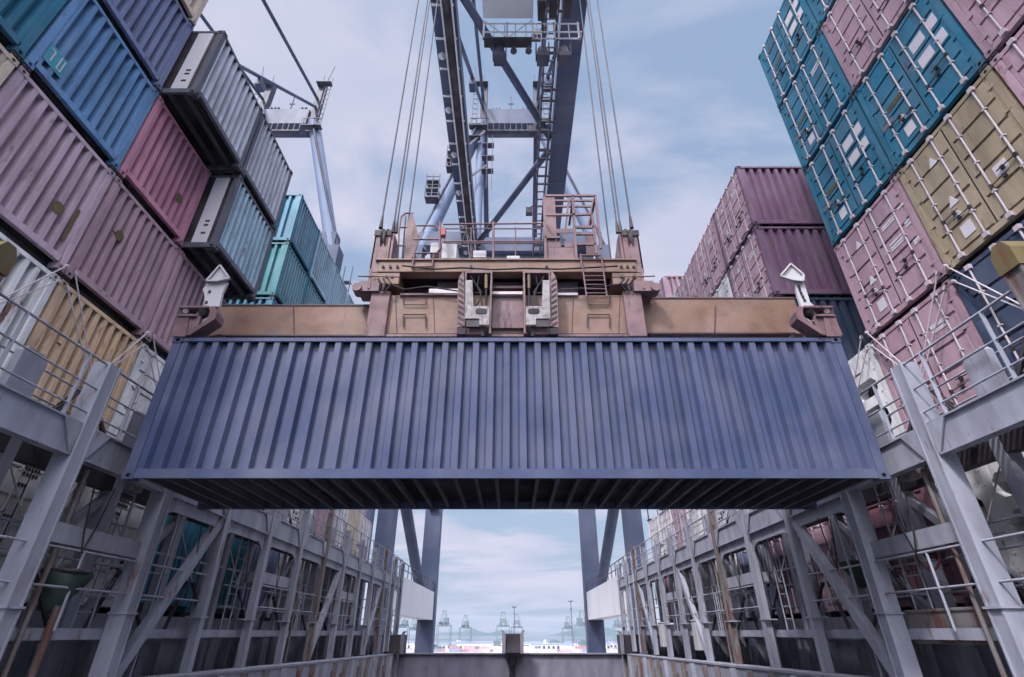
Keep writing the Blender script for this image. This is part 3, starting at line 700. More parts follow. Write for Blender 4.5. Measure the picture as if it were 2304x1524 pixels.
# pink mesh cage on the right
b = MB()
def pbar(mb, p, q, Y, w=.05): mb.bar(at(*p, Y), at(*q, Y), w, w * .8, (0, 1, 0))
cage = [(1224, 441), (1340, 441), (1348, 500), (1352, 582)]
for p, q in (((1222, 441), (1340, 441)), ((1224, 441), (1228, 588)), ((1340, 441), (1352, 560)), ((1288, 441), (1297, 588)), ((1228, 484), (1292, 484)), ((1226, 535), (1260, 535)), ((1228, 584), (1297, 584)),
             ((1292, 484), (1334, 482)), ((1332, 482), (1342, 572)), ((1294, 512), (1336, 512)), ((1296, 527), (1338, 527)), ((1297, 550), (1340, 550))):
    pbar(b, p, q, 8.72, .055)
for p, q in (((1224, 452), (1340, 452)), ((1236, 465), (1330, 465)), ((1335, 450), (1322, 512)), ((1280, 445), (1270, 540))): pbar(b, p, q, 9.7, .05)
for x in (1224, 1340, 1290): b.bar(at(x, 441, 8.72), (at(x, 441, 8.72).x, 9.7, at(x, 441, 8.72).z), .05, .04)
cg = spb(b, 'cage_frame', 'mauve')
b = MB(); pbox(b, 1229, 443, 1252, 584, 9.5, 9.52); pbox(b, 1229, 557, 1296, 584, 8.75, 8.77); pbox(b, 1252, 515, 1290, 524, 9.4, 9.42); pbox(b, 1318, 530, 1340, 572, 9.4, 9.42)
pl_ = at(1250, 450, 8.76)
for (x0, y0, x1, y1) in ((1229, 537, 1250, 556), (1252, 540, 1262, 556), (1270, 545, 1290, 556)): pbox(b, x0, y0, x1, y1, 8.75, 8.76)
spb(b, 'cage_panel', 'mauve', parent=cg)
# ladder at right
b = MB(); rail(b, [(1306, 572), (1309, 598)], 8.62, .018); rail(b, [(1310, 596), (1320, 668)], 8.6, .018); rail(b, [(1352, 570), (1366, 668)], 8.6, .018)
for t in range(7):
    f_ = t / 6; rail(b, [(1311 + 9 * f_, 602 + 58 * f_), (1357 + 8 * f_, 602 + 58 * f_)], 8.6, .012)
rail(b, [(1305, 575), (1352, 575)], 8.62, .02)
spb(b, 'ladder', 'mauve')
# two central guide brackets
for s in (-1, 1):
    mx_ = lambda x: x if s < 0 else 2 * 1142 - x        # mirrored about the centre line
    def qb(mb, x0, y0, x1, y1, Yf, Yb):
        a_, c_ = mx_(x0), mx_(x1); return pbox(mb, min(a_, c_), y0, max(a_, c_), y1, Yf, Yb)
    b = MB(); qb(b, 1046, 608, 1108, 614, 8.45, 8.75); qb(b, 1043, 614, 1047, 735, 8.45, 8.75); qb(b, 1102, 612, 1106, 750, 8.4, 8.75); qb(b, 1046, 735, 1104, 752, 8.5, 8.72)
    br = spb(b, 'guide_bracket', 'mauve')
    b = MB(); qb(b, 1048, 615, 1101, 640, 8.72, 8.74); qb(b, 1049, 718, 1080, 735, 8.38, 8.44); spb(b, 'bracket_recess', 'dark', parent=br)
    # hazard strip (polygon) and its dark stripes
    pol = [(1044, 608), (1046, 735), (1028, 738), (1028, 724), (1031, 635), (1034, 624)]
    P = [at(mx_(x), y, 8.44) for x, y in pol]
    b = MB(); b.prism([(p.x, p.z) for p in P], 'y', 8.42, 8.449); hz = spb(b, 'hazard_plate', 'mauve', parent=br)
    b = MB()
    for i in range(9):
        y = 622 + 12.6 * i; xo = 1033 - .4 * i
        b.prism([(at(mx_(xo), y, 8.41).x, at(0, y, 8.41).z), (at(mx_(xo), y + 5, 8.41).x, at(0, y + 5, 8.41).z), (at(mx_(1043), y + 12, 8.41).x, at(0, y + 12, 8.41).z), (at(mx_(1043), y + 7, 8.41).x, at(0, y + 7, 8.41).z)], 'y', 8.41, 8.419)
    spb(b, 'hazard_stripe', 'dark', parent=hz)
    b = MB(); L_ = [(1048, 632), (1063, 632), (1065, 690), (1098, 690), (1101, 694), (1101, 732), (1078, 732), (1078, 718), (1046, 718)]
    P = [at(mx_(x), y, 8.38) for x, y in L_]; b.prism([(p.x, p.z) for p in P], 'y', 8.36, 8.379)
    wp = spb(b, 'white_guide_plate', 'worn_white', parent=br)
    b = MB(); c0 = at(mx_(1083), 700, 8.35)
    pts = [at(mx_(1083 + 13 * math.copysign(abs(math.cos(t)) ** .5, math.cos(t))), 700 + 6 * math.copysign(abs(math.sin(t)) ** .6, math.sin(t)), 8.35) for t in [2 * PI * i / 14 for i in range(14)]]
    b.prism([(p.x, p.z) for p in pts], 'y', 8.35, 8.359); spb(b, 'slot', 'black', parent=br)
    b = MB(); b.tube(at(mx_(1094), 616, 8.5), at(mx_(1094), 650, 8.5), .035, 10); spb(b, 'hydraulic_cylinder', 'yellow', parent=br)
    b = MB(); b.tube(at(mx_(1094), 650, 8.5), at(mx_(1094), 690, 8.5), .022, 8); b.tube(at(mx_(1092), 742, 8.4), at(mx_(1092), 742, 8.55), .05, 12)
    b.path([at(mx_(x), y, 8.5) for x, y in ((1060, 622), (1070, 640), (1082, 655), (1080, 675), (1072, 688), (1062, 688))], .014); b.tube(at(mx_(1063), 660, 8.52), at(mx_(1086), 660, 8.52), .014, 6)
    b.path([at(mx_(x), y, 8.5) for x, y in ((1078, 622), (1074, 645), (1084, 670), (1084, 688))], .012)
    spb(b, 'hose', 'black', parent=br)
    b = MB(); qb(b, 1028, 738, 1048, 752, 8.42, 8.7); qb(b, 1082, 734, 1090, 756, 8.42, 8.7); spb(b, 'rubber_buffer', 'black', parent=br)
b = MB(); pbox(b, 1108, 668, 1178, 738, 8.68, 8.745); spb(b, 'center_panel', 'mauve')
b = MB(); pbox(b, 1108, 656, 1176, 662, 8.6, 8.8); spb(b, 'cross_tube', 'rod')
b = MB(); pbox(b, 965, 650, 1030, 662, 8.7, 8.9); spb(b, 'cylinder_rod', 'rod'); b = MB(); pbox(b, 1255, 659, 1300, 664, 8.7, 8.9); spb(b, 'cylinder_rod', 'rod')

# hoist ropes
ZH = 34.0
for i, (px, py, Y) in enumerate(((858, 505, 8.95), (885, 516, 9.05), (892, 516, 9.8), (917, 512, 10.0), (1420, 505, 8.95), (1396, 516, 9.05), (1389, 516, 9.8), (1366, 512, 10.0))):
    a_ = at(px, py, Y)
    if i % 4 == 3: a_.z = z1 + .13
    b = MB(); b.tube((0, 0, 0), (0, 0, ZH - a_.z), .02, 6)
    o = b.build('hoist_rope', 'rope', loc=a_)
    tag(o, 'steel hoist rope, %s from the outside on the %s of the spreader' % (ORD[i % 4], 'left' if i < 4 else 'right'), 'rope', 'hoist ropes of the spreader')
    b = MB(); b.tube((0, 0, -.12), (0, 0, .25), .05, 8, .025); inst('rope_socket', b.mesh('rope_socket', 'dark'), o)

# ------------------------------------------------------------------ lashing bridges
YP = [5.39 + RP * i for i in range(13)]
def bridge(s, xi, xo, side):
    root = empty('lashing_bridge', (s * xi, 19, -.9), 0, 'grey steel lashing bridge with posts and walkways along the %s stack' % side, 'lashing bridge', 'lashing bridges')
    off = root.location.copy()
    def part(mb, name, mat, parent=None, label=None):
        mb.v = [(x - off.x, y - off.y, z - off.z) for x, y, z in mb.v]; return mb.build(name, mat, parent or root, label=label)
    rng = random.Random(5 if s < 0 else 9)
    rusty = {0, 6, 10} if s < 0 else {0, 5, 10}
    for i, y in enumerate(YP):
        top = 4.35 if i == 0 else (3.95 if i == 1 else (4.1 if i in rusty else 3.7))
        b = MB(); X0, X1 = s * xi, s * (xi + .30)
        hw = .13
        if i < 3:    # H section with flanges facing the camera side
            b.box(X0, s * (xi + .30), y - hw, y - hw + .03, -.88, top); b.box(X0, s * (xi + .30), y + hw - .03, y + hw, -.88, top); b.box(X0 + s * .02, X0 + s * .24, y - hw + .03, y + hw - .03, -.88, top - .01)
        else: b.box(X0, s * (xi + .02), y - .09, y + .09, -.88, top).box(X0 + s * .0201, s * (xi + .20), y - .045, y + .045, -.88, top - .01)
        part(b, 'post', 'greyrust' if i in rusty else 'grey', label='rusty post' if i in rusty else None)
        if i == 0: 
            b = MB(); b.prism([(y - .15, 4.1), (y + .15, 4.1), (y + .15, 4.38), (y + .06, 4.52), (y - .08, 4.52), (y - .15, 4.38)], 'x', s * (xi - .02), s * (xi + .32)); part(b, 'post_cap', 'yellow')
        b = MB(); b.box(s * (xo - .25), s * xo, y - .10, y + .10, -.88, 3.0 if i else 3.9); part(b, 'rear_post', 'grey')
        b = MB(); b.box(X0 - s * .02, X1 + s * .02, y - .16, y + .16, .28, .31); part(b, 'post_collar', 'grey')
        # knee plates under the walkway beam
        b = MB(); b.prism([(y + .14, 2.34), (y + .5, 2.84), (y + .14, 2.84)], 'x', s * (xi + .05), s * (xi + .02)); part(b, 'knee_plate', 'grey'); b = MB(); b.prism([(y - .14, 2.34), (y - .5, 2.84), (y - .14, 2.84)], 'x', s * (xi + .05), s * (xi + .02)); part(b, 'knee_plate', 'grey')
    Y0, Y1 = 2.0, YP[-1]
    b = MB()
    for i in range(-1, len(YP) - 1):
        a_ = YP[i] + .135 if i >= 0 else Y0; c_ = YP[i + 1] - .135
        b.box(s * (xi + .06), s * (xi + .09), a_, c_, 2.38, 2.84)
        b.box(s * (xi + .02), s * (xi + .20), a_, c_, 2.84, 2.865); b.box(s * (xi + .02), s * (xi + .20), a_, c_, 2.355, 2.38)
        if i >= 2:    # deeper arched panel
            m0, m1 = a_ + .02, c_ - .02
            b.prism([(m0, 2.352), (m1, 2.352), (m1, 1.9), (m1 - .12, 2.05), (m1 - .3, 2.12), (m0 + .3, 2.12), (m0 + .12, 2.05), (m0, 1.9)], 'x', s * (xi + .10), s * (xi + .13))
    part(b, 'walkway_beam', 'grey')
    b = MB(); b.box(s * (xi + .21), s * (xi + .27), Y0, Y1, 2.76, 2.82); b.box(s * (xo - .24), s * (xo - .02), Y0, Y1, 2.4, 2.85)
    k = Y0
    while k < Y1: b.box(s * (xi + .271), s * (xo - .241), k, k + .03, 2.76, 2.815); k += .11
    k = Y0
    while k < Y1: b.box(s * (xi + .271), s * (xo - .241), k, k + .05, 2.62, 2.758); k += 1.24
    part(b, 'upper_walkway', 'dark')
    b = MB(); b.box(s * (xi + .32), s * (xo - .26), Y0, Y1, -.02, .02); b.box(s * (xi + .31), s * (xi + .40), Y0, Y1, -.1, .06); part(b, 'lower_walkway', 'grey')
    # railings
    b = MB()
    for z in (3.9, 3.45, 3.05):
        b.tube((s * (xi + .06), Y0, z), (s * (xi + .06), Y1, z), .02 if z > 3.8 else .016, 6)
        b.tube((s * (xo - .05), Y0, z), (s * (xo - .05), Y1, z), .018, 6)
    y = Y0 + .4
    while y < Y1: b.bar((s * (xi + .06), y, 2.86), (s * (xi + .06), y, 3.9), .06, .015); y += 1.23
    part(b, 'upper_railing', 'grey')
    for i in range(0, len(YP) - 1):
        b = MB()
        if i in (3, 8): continue
        a_, c_ = YP[i] + .1, YP[i + 1] - .1
        for z in (1.12, .6): b.tube((s * (xi + .12), a_, z), (s * (xi + .12), c_, z), .02, 6)
        for z in (1.12, .6): b.tube((s * (xo - .3), a_, z), (s * (xo - .3), c_, z), .02, 6)
        if i % 2: 
            m = a_ + .9; b.tube((s * (xi + .12), m, 0.02), (s * (xi + .12), m, 1.12), .022, 6)
        part(b, 'lower_railing', 'grey')
    # stub plates (tombstones)
    for i in range(0, len(YP) - 1):
        y = YP[i] + 1.35
        b = MB(); b.prism([(y - .22, 2.87), (y + .22, 2.87), (y + .22, 3.5), (y + .12, 3.62), (y - .16, 3.62), (y - .22, 3.55)], 'x', s * (xi + .30), s * (xi + .42))
        part(b, 'stub_plate', 'grey')
    # braces
    for a_, xx in ((2, xi + .15), (6, xi + .15), (9, xi + .15)):
        b = MB(); b.bar((s * xx, YP[a_] + .12, -.85), (s * xx, YP[a_ + 1] - .05, 2.38), .16, .2); part(b, 'diagonal_brace', 'grey')
    for a_ in (1, 2, 5, 8):
        b = MB(); b.bar((s * (xo - .12), YP[a_] + .12, 0), (s * (xo - .12), YP[a_ + 1] - .05, 2.3), .12, .14); part(b, 'diagonal_brace', 'grey')
    for i in range(1, len(YP) - 1):
        b = MB(); y = YP[i] + .22 + .3 * (i % 3); b.tube((s * (xi + .2), y, -.86), (s * (xi + .2), y, 2.3), .025 + .012 * (i % 2), 6); part(b, 'service_pipe', 'greyrust' if i % 4 == 1 else 'grey')
        b = MB(); y = YP[i] + 1.5 + .2 * (i % 2); b.bar((s * (xo - .15), y, .03), (s * (xo - .15), y, 2.4), .12, .07); part(b, 'rear_stud', 'grey')
        b = MB(); b.box(s * (xo - .02), s * (xo + .05), YP[i] + .12, YP[i + 1] - .12, -.12, -.02); part(b, 'rear_ledge', 'grey'); b = MB(); b.box(s * (xo - .3), s * (xo - .24), YP[i] + .12, YP[i + 1] - .12, 1.5, 1.54); part(b, 'rear_ledge', 'grey')
    for i in (1, 3, 5, 7, 9):
        b = MB(); y = YP[i] + 1.75
        for k in range(2): b.tube((s * (xi + .45), y + .4 * k, .02), (s * (xi + .45), y + .4 * k, 2.78), .018, 6)
        for k in range(9): b.tube((s * (xi + .45), y, .3 + .28 * k), (s * (xi + .45), y + .4, .3 + .28 * k), .012, 6)
        part(b, 'ladder', 'grey')
    for i in range(1, 11):
        rr = random.Random(i * 7 + (1 if s < 0 else 2))
        y = YP[i] + rr.uniform(.4, 1.6); z = 1.15
        b = MB(); b.path([(s * (xi + .10), y, z + .9), (s * (xi + .08), y + .1, z + .3), (s * (xi + .10), y + .25, z - .05), (s * (xi + .12), y + .4, z + .4), (s * (xi + .1), y + .45, z + 1.0)], .012, 5)
        part(b, 'hanging_cable', 'black')
        b = MB(); y2 = YP[i] + rr.uniform(.4, 1.9); b.box(s * (xi + .32), s * (xi + .52), y2, y2 + .28, 2.3, 2.45); b.tube((s * (xi + .42), y2 + .14, 2.45), (s * (xi + .42), y2 + .14, 2.62), .03, 6); part(b, 'lamp', 'worn_white')
    # lashing boxes on brackets
    for i in (1, 4, 7):
        b = MB(); a_, c_ = YP[i] + .13, YP[i + 1] - .13
        b.box(s * (xi + .14), s * (xi + .5), a_, c_, 1.18, 1.2); b.box(s * (xi + .14), s * (xi + .16), a_, c_, 1.2, 1.46); b.box(s * (xi + .48), s * (xi + .5), a_, c_, 1.2, 1.46)
        for k in range(6): b.box(s * (xi + .161), s * (xi + .479), a_ + (c_ - a_) * k / 5 - .01, a_ + (c_ - a_) * k / 5 + .01, 1.2, 1.44)
        part(b, 'rod_tray', 'grey')
    return root
BL = bridge(-1, 6.72, 8.05, 'left')
BR = bridge(1, 6.50, 7.83, 'right')

# lashing rods
rod_me = {}
def lashing_rod(p, q, label):
    p = Vector(p); q = Vector(q); L = (q - p).length
    k = round(L, 1)
    if k not in rod_me:
        b = MB(); b.tube((0, 0, L * .34), (0, 0, L), .015, 6); b.box(-.03, .03, -.02, .02, L - .05, L + .03)
        b2 = MB(); b2.box(-.035, -.02, -.02, .02, .06, L * .33); b2.box(.02, .035, -.02, .02, .06, L * .33); b2.box(-.04, .04, -.025, .025, L * .33 - .03, L * .36); b2.box(-.04, .04, -.025, .025, 0, .07); b2.tube((0, 0, .07), (0, 0, L * .2), .018, 6)
        rod_me[k] = (b.mesh('lashing_rod', 'rod'), b2.mesh('turnbuckle', 'dark'))
    o = bpy.data.objects.new('lashing_rod', rod_me[k][0]); COL.objects.link(o); o.location = p; o.rotation_mode = 'QUATERNION'
    o.rotation_quaternion = (q - p).to_track_quat('Z', 'Y')
    inst('turnbuckle', rod_me[k][1], o); tag(o, label, 'lashing rod', 'lashing rods crossed over the container ends')
for s, xo, side in ((-1, 8.05, 'left'), (1, 7.83, 'right')):
    for r in range(1, 12):
        y0 = ROW0 + RP * (r - 1) + .1; y1 = y0 + RP - .2
        for j, (a_, c_, w_) in enumerate(((y1 - .25, y0, 'leaning toward the camera'), (y0 + .25, y1, 'leaning away from the camera'))):
            for h_, zz in (('higher', 5.95), ('lower', 5.60)):
                if h_ == 'lower' and r > 6: continue
                d_ = .0 if h_ == 'higher' else .13 * (1 if j == 0 else -1)
                lashing_rod((s * (xo - .16), a_ + d_, 2.9), (s * (xo + .28 - .02), c_, zz), '%s lashing rod on the %s stack, %s row away, %s' % (h_, side, ORD[r - 1], w_))

for s, xo, side in ((-1, 8.05, 'left'), (1, 7.83, 'right')):
    for r in range(2, 10):
        y0 = ROW0 + RP * (r - 1) + .1; y1 = y0 + RP - .2
        for j, (a_, c_, w_) in enumerate(((y1 - .3, y0, 'leaning toward the camera'), (y0 + .3, y1, 'leaning away from the camera'))):
            lashing_rod((s * (xo - .34), a_, .03), (s * (xo + .2), c_, 2.95), 'lashing rod under the %s walkway, %s row away, %s' % (side, ORD[r - 1], w_))

# ------------------------------------------------------------------ coamings, hatch covers, bulkhead
for s, xi, side in ((-1, 6.42, 'left'), (1, 6.22, 'right')):
    c = empty('hatch_coaming', (s * xi, 17, -2.4), 0, 'grey steel hatch coaming with rusty brackets along the %s side of the hold' % side, 'coaming', 'hatch coamings')
    off = c.location
    def cp(mb, name, mat): mb.v = [(x - off.x, y - off.y, z - off.z - .013 * (y - 17)) for x, y, z in mb.v]; return mb.build(name, mat, c)
    b = MB(); b.box(s * xi, s * (xi + .55), 1.5, 34.5, -.84, -.79); b.box(s * (xi + .03), s * (xi + .06), 1.5, 34.5, -8.999, -.842); cp(b, 'coaming_plate', 'grey')
    y = 2.2; i = 0
    while y < 34:
        w_ = .34 if i % 2 else .22
        b = MB(); b.prism([(s * (xi - .14), -.86), (s * (xi + .029), -.86), (s * (xi + .029), -2.6), (s * (xi - .02), -2.6)], 'y', y + w_ / 2, y + w_ / 2 + .025)
        b.prism([(y - w_ / 2, -1.0 - .12 * (i % 3)), (y + w_ / 2, -1.0 - .12 * (i % 3)), (y + w_ / 4, -2.4), (y - w_ / 4, -2.4)], 'x', s * (xi + .018), s * (xi + .029))
        cp(b, 'bracket', 'greyrust' if i % 3 else 'grey'); y += 1.23; i += 1
    h = empty('hatch_cover', (s * (xi + 8), 17, 0), 0, 'grey ribbed hatch cover edge beneath the %s container stack' % side, 'hatch cover', 'hatch covers')
    off = h.location
    def hp(mb, name, mat): mb.v = [(x - off.x, y - off.y, z - off.z) for x, y, z in mb.v]; return mb.build(name, mat, h)
    b = MB(); b.box(s * (xi + 1.75), s * (xi + 14.5), 1.5, 35, -8.999, .33); hp(b, 'cover_panel', 'grey')
    y = 2.6; k = 0
    while y < 34.6:
        b = MB(); b.box(s * (xi + 1.55), s * (xi + 1.748), y, y + (.5 if k % 3 == 0 else .05), -4.1, -.16); hp(b, 'stiffener', 'grey'); y += 1.1; k += 1
for s, side, y, ht in ((-1, 'left', 33.2, 1.0), (1, 'right', 33.2, 1.0), (0, 'centre', 33.9, 1.05)):
    x = s * 6.5 if s else .05
    r = empty('pedestal', (x, y, -1.0), 0, 'dark grey steel pedestal box on the bulkhead, %s one' % side, 'pedestal', 'pedestals on the bulkhead')
    b = MB(); b.box(-.58, .58, -.5, .5, 0, ht - .1); b.build('box', 'dark', r, bevel=.03)
    for k in (-1, 1):
        b = MB(); b.prism([(k * .60, 0), (k * .60, ht - .05), (k * .72, ht + .08), (k * .5, ht + .05), (k * .40, ht - .2), (k * .42, 0)], 'y', -.6, -.502); b.build('side_lug', 'mauvegrey', r)
bk = empty('bulkhead', (0, 34.6, -4.2), 0, 'plain grey transverse bulkhead across the end of the hold', 'bulkhead')
b = MB(); b.box(-6.9, 6.9, -.05, .05, -4.79, 3.12); b.build('plate', 'mauvegrey', bk)
b = MB(); b.box(-7, 7, -.22, .22, 3.123, 3.18); b.build('top_flange', 'mauvegrey', bk)
b = MB(); b.box(-.16, -.12, -.2, -.052, 0, 3.12); b.box(.16, .20, -.2, -.052, 0, 3.12); b.box(-.119, .159, -.12, -.052, 1.6, 2.6); b.build('stiffener', 'dark', bk)
# loop rails at the far ends
for s, side in ((-1, 'left'), (1, 'right')):
    for k, yy in enumerate((30.6, 33.4)):
        o = MB(); X = s * (6.55 + .1 * k)
        o.path([(0, 0, 0), (0, 0, 4.3), (.0, .15, 4.5), (0, .95, 4.5), (0, 1.1, 4.3), (0, 1.1, 0)], .05, 8)
        ob = o.build('loop_rail', 'grey', loc=(X, yy, -.86))
        tag(ob, 'tall inverted U shaped pipe rail, %s one at the far end of the %s bridge' % (('nearer', 'farther')[k], side), 'rail', 'loop rails')

# ------------------------------------------------------------------ small things on the bridges
def sack(loc, sc, label):
    r = empty('tarpaulin_sack', loc, 0, label, 'sack', 'green tarpaulin sacks')
    b = MB(); n = 14; rows = [(.36, .0), (.37, -.05), (.30, -.22), (.22, -.38), (.15, -.52), (.08, -.62)]
    v = []; rng = random.Random(4)
    for R, z in rows:
        for i in range(n):
            a_ = 2 * PI * i / n; k = R * sc * (1 + .12 * math.sin(3 * a_ + z * 9) + rng.uniform(-.05, .05)); v.append((k * math.cos(a_), k * math.sin(a_), z * sc))
    f = [(r_ * n + i, r_ * n + (i + 1) % n, (r_ + 1) * n + (i + 1) % n, (r_ + 1) * n + i) for r_ in range(len(rows) - 1) for i in range(n)]
    b.add(v, f + [tuple(range(len(v) - n, len(v)))], True); b.build('cloth', 'green', r)
    b = MB(); b.path([(.36 * sc * math.cos(2 * PI * i / 12), .36 * sc * math.sin(2 * PI * i / 12), .02) for i in range(13)], .03); b.build('rim', 'dark', r)
    b = MB(); b.path([(0, -.3 * sc, 0), (.05, -.2, .4), (.1, 0, .62)], .012); b.path([(0, .3 * sc, 0), (.1, .1, .4), (.12, 0, .62)], .012); b.build('rope', 'rod', r)
    return r
sack(atx(150, 1290, -7.05), .9, 'dark green tarpaulin sack hanging beside the left bridge above a rusty pipe')
sack(atx(1925, 1268, 7.2), .75, 'dark green tarpaulin sack hanging behind the right bridge brace')
p = atx(133, 1360, -6.95); b = MB(); b.tube((0, 0, -1.3), (0, 0, -.45), .055, 10); b.tube((0, 0, -.45), (0, 0, -.02), .06, 10)
o = b.build('stand_pipe', 'greyrust', loc=p); tag(o, 'rusty upright pipe standing under the left green sack', 'pipe')
p = atx(2085, 1245, 6.95); r = empty('hose_reel', p, 0, 'red spoked hose reel wheel on the right bridge railing', 'hose reel')
b = MB(); b.path([(0, .26 * math.cos(2 * PI * i / 20), .26 * math.sin(2 * PI * i / 20)) for i in range(21)], .02); 
for k in range(5): b.tube((0, 0, 0), (0, .26 * math.cos(2 * PI * k / 5), .26 * math.sin(2 * PI * k / 5)), .012, 6)
b.build('wheel', 'red', r); b = MB(); b.tube((0, 0, 0), (.25, 0, 0), .09, 12); b.build('drum', 'dark', r)
p = MB(); p.box(0, .5, -1.15, 1.1, 0, .5); p.box(-.02, -.002, -1.15, 1.1, .45, .5)
o = p.build('steel_locker', 'greyrust', loc=(6.9, 9.15, -.16), bevel=.01); tag(o, 'long rusty grey steel locker low on the right bridge', 'locker')
for k, (y, z) in enumerate(((21.3, .15), (26.2, .15))):
    o = MB().box(-.2, .2, -.25, .25, -.7, .2).box(-.22, .22, -.27, .27, .201, .25).build('deck_box', 'white', loc=(6.75, y, z), bevel=.02)
    tag(o, 'white deck box at the foot of the right bridge, %s one' % ('nearer', 'farther')[k], 'box', 'deck boxes')
# ------------------------------------------------------------------ quay crane
H = 36.0
def make_crane():
    r = empty('quay_crane', (-.2, 44, -18), 0, 'blue grey ship to shore crane whose boom passes overhead', 'crane', 'ship to shore cranes')
    off = r.location.copy()
    def cp(mb, name, mat, parent=None): mb.v = [(x - off.x, y - off.y, z - off.z) for x, y, z in mb.v]; return mb.build(name, mat, parent or r)
    cx = -.2
    # boom girders
    for s in (-1, 1):
        x0, x1 = (s * 3.65 + cx, s * 5.15 + cx)
        b = MB(); b.box(x0, x1, -20, 72, H, H + 2.6); b.box(x0 - s * .12, x0 + s * .02 - s * .0021, -20, 72, H - .02, H + .25)
        k = -18
        while k < 72: b.box(x0 + s * .001, x1 - s * .001, k, k + .06, H - .03, H - .001); k += 4
        cp(b, 'boom_girder', 'crane')
    # cable tray under left girder with brackets
    b = MB()
    for x in (-4.62, -3.92): b.box(x - .05, x + .05, -20, 60, H - .55, H - .42)
    k = -19
    while k < 60: b.box(-5.25, -3.8, k, k + .12, H - .42, H - .32); k += 2.2
    cp(b, 'cable_tray', 'crane_white')
    b = MB(); b.box(-4.55, -3.99, -20, 60, H - .5, H - .44); cp(b, 'cable_bundle', 'dark')
    b = MB()
    k = -17.5
    while k < 60: b.tube((-5.0, k, H - .35), (-5.0, k, H - .05), .12, 8, .3); k += 4.4
    cp(b, 'boom_lamp', 'crane_white')
    # zigzag bracing
    for a_, c_ in (((-3.5, 2), (3.2, 17.0)), ((-3.5, 18.0), (3.2, 29.6)), ((3.2, 31.0), (-3.5, 43)), ((-3.5, 45), (3.2, 58))):
        b = MB(); b.tube((a_[0], a_[1], H + .6), (c_[0], c_[1], H + .6), .3, 12); cp(b, 'boom_brace', 'crane')
    for y in (44, 60): 
        b = MB(); b.box(-3.6, 3.3, y, y + 1.2, H + .1, H + 2.0); cp(b, 'cross_tie', 'crane')
    # caged walkway on right, inside the girder
    b = MB()
    for x in (2.25, 3.0):
        for z in (H - 1.2, H - .1): b.box(x - .05, x + .05, 16, 62, z - .05, z + .05)
    k = 16
    while k < 62:
        b.box(2.2, 3.05, k, k + .08, H - 1.25, H - 1.15)
        if int(k * 10) % 30 < 15: b.box(2.2, 3.5, k, k + .2, H - .2, H - .1)
        b.box(2.2, 2.28, k, k + .06, H - 1.2, H - .1); b.box(2.97, 3.05, k, k + .06, H - 1.2, H - .1)
        k += .95
    cp(b, 'boom_walkway', 'crane_dark')
    for y in (19.5, 27, 36, 46):
        b = MB(); b.box(1.3, 1.9, y, y + .5, H - 1.9, H - 1.2); b.tube((1.6, y + .2, H - 1.2), (2.2, y + .2, H - .7), .06, 6); cp(b, 'floodlight', 'crane_dark')
    # legs: waterside at y=44, landside at y=70
    for s in (-1, 1):
        for y, w_ in ((44, 1.25), (70, 2.0)):
            b = MB(); b.box(s * 10 + cx - w_ / 2, s * 10 + cx + w_ / 2, y - .9, y + .9, -18, H + .2); cp(b, 'leg', 'crane')
        b = MB(); b.box(s * 10 + cx - .85, s * 10 + cx + .85, 44.95, 69.05, 1.3, 4.2); cp(b, 'portal_beam', 'crane_white')
        b = MB(); b.box(s * 10 + cx - 1.4, s * 10 + cx + 1.4, 40, 48, -17.9, -16.5); b.box(s * 10 + cx - 1.4, s * 10 + cx + 1.4, 66, 74, -17.9, -16.5); cp(b, 'bogie', 'crane_dark')
        b = MB()
        for z in (4.75, 5.3):
            b.tube((s * 9.2 + cx, 45, z), (s * 9.2 + cx, 69, z), .04, 6)
        for k in range(13): b.tube((s * 9.2 + cx, 45 + 2 * k, 4.2), (s * 9.2 + cx, 45 + 2 * k, 5.3), .04, 6)
        cp(b, 'portal_railing', 'crane_dark')
        b = MB(); b.tube((s * 10 + cx, 45.2, 13.5), (s * 10 + cx, 63, 4.3), .55, 14); cp(b, 'diagonal_tube', 'crane')
        b = MB(); b.tube((s * 10 + cx, 46, 14), (s * 10 + cx, 69, H - 2), .5, 14); cp(b, 'diagonal_tube', 'crane')
        # A frame upper legs
        b = MB(); b.tube((s * 9.7 + cx, 44, H), (s * 3.7 + cx, 44, 57), .74, 20); cp(b, 'a_frame_leg', 'crane_pale')
        b = MB(); b.tube((s * 3.4 + cx, 70, H + 2), (s * 3.4 + cx, 44.5, 58), .35, 12); cp(b, 'back_stay', 'crane')
        b = MB(); b.box(s * 3.5 + cx - .42, s * 3.5 + cx + .42, 43.5, 44.5, 55, 65); b.tube((s * 3.5 + cx - .2, 44, 65), (s * 3.5 + cx - .2, 44, 67), .05, 5); cp(b, 'mast_post', 'crane_dark')
        # forestays
        b = MB()
        for k in range(9): b.box(s * 4.6 + cx - .3, s * 4.6 + cx + .3, 43.3, 43.38, 56 + k, 56.08 + k)
        for xx in (-.3, .3): b.box(s * 4.6 + cx + xx - .04, s * 4.6 + cx + xx + .04, 43.3, 43.38, 55, 65.4)
        b.box(s * 4.0 + cx - 1.1, s * 4.0 + cx + 1.3, 42.6, 43.4, 55.0, 55.12); b.box(s * 4.0 + cx - 1.0, s * 4.0 + cx + 1.0, 42.8, 43.6, 64.0, 64.1)
        for xx in (-1.0, -.3, .4, 1.1): b.box(s * 4.0 + cx + xx, s * 4.0 + cx + xx + .06, 42.6, 42.68, 55.0, 56.3)
        b.box(s * 4.0 + cx - 1.1, s * 4.0 + cx + 1.3, 42.6, 42.68, 56.2, 56.3); b.tube((s * 4.4 + cx, 43, 64), (s * 4.9 + cx, 43, 67.5), .05, 5); b.tube((s * 4.3 + cx, 43, 55), (s * 10.4 + cx, 43.6, H), .16, 6)
        cp(b, 'mast_ladder', 'crane_dark')
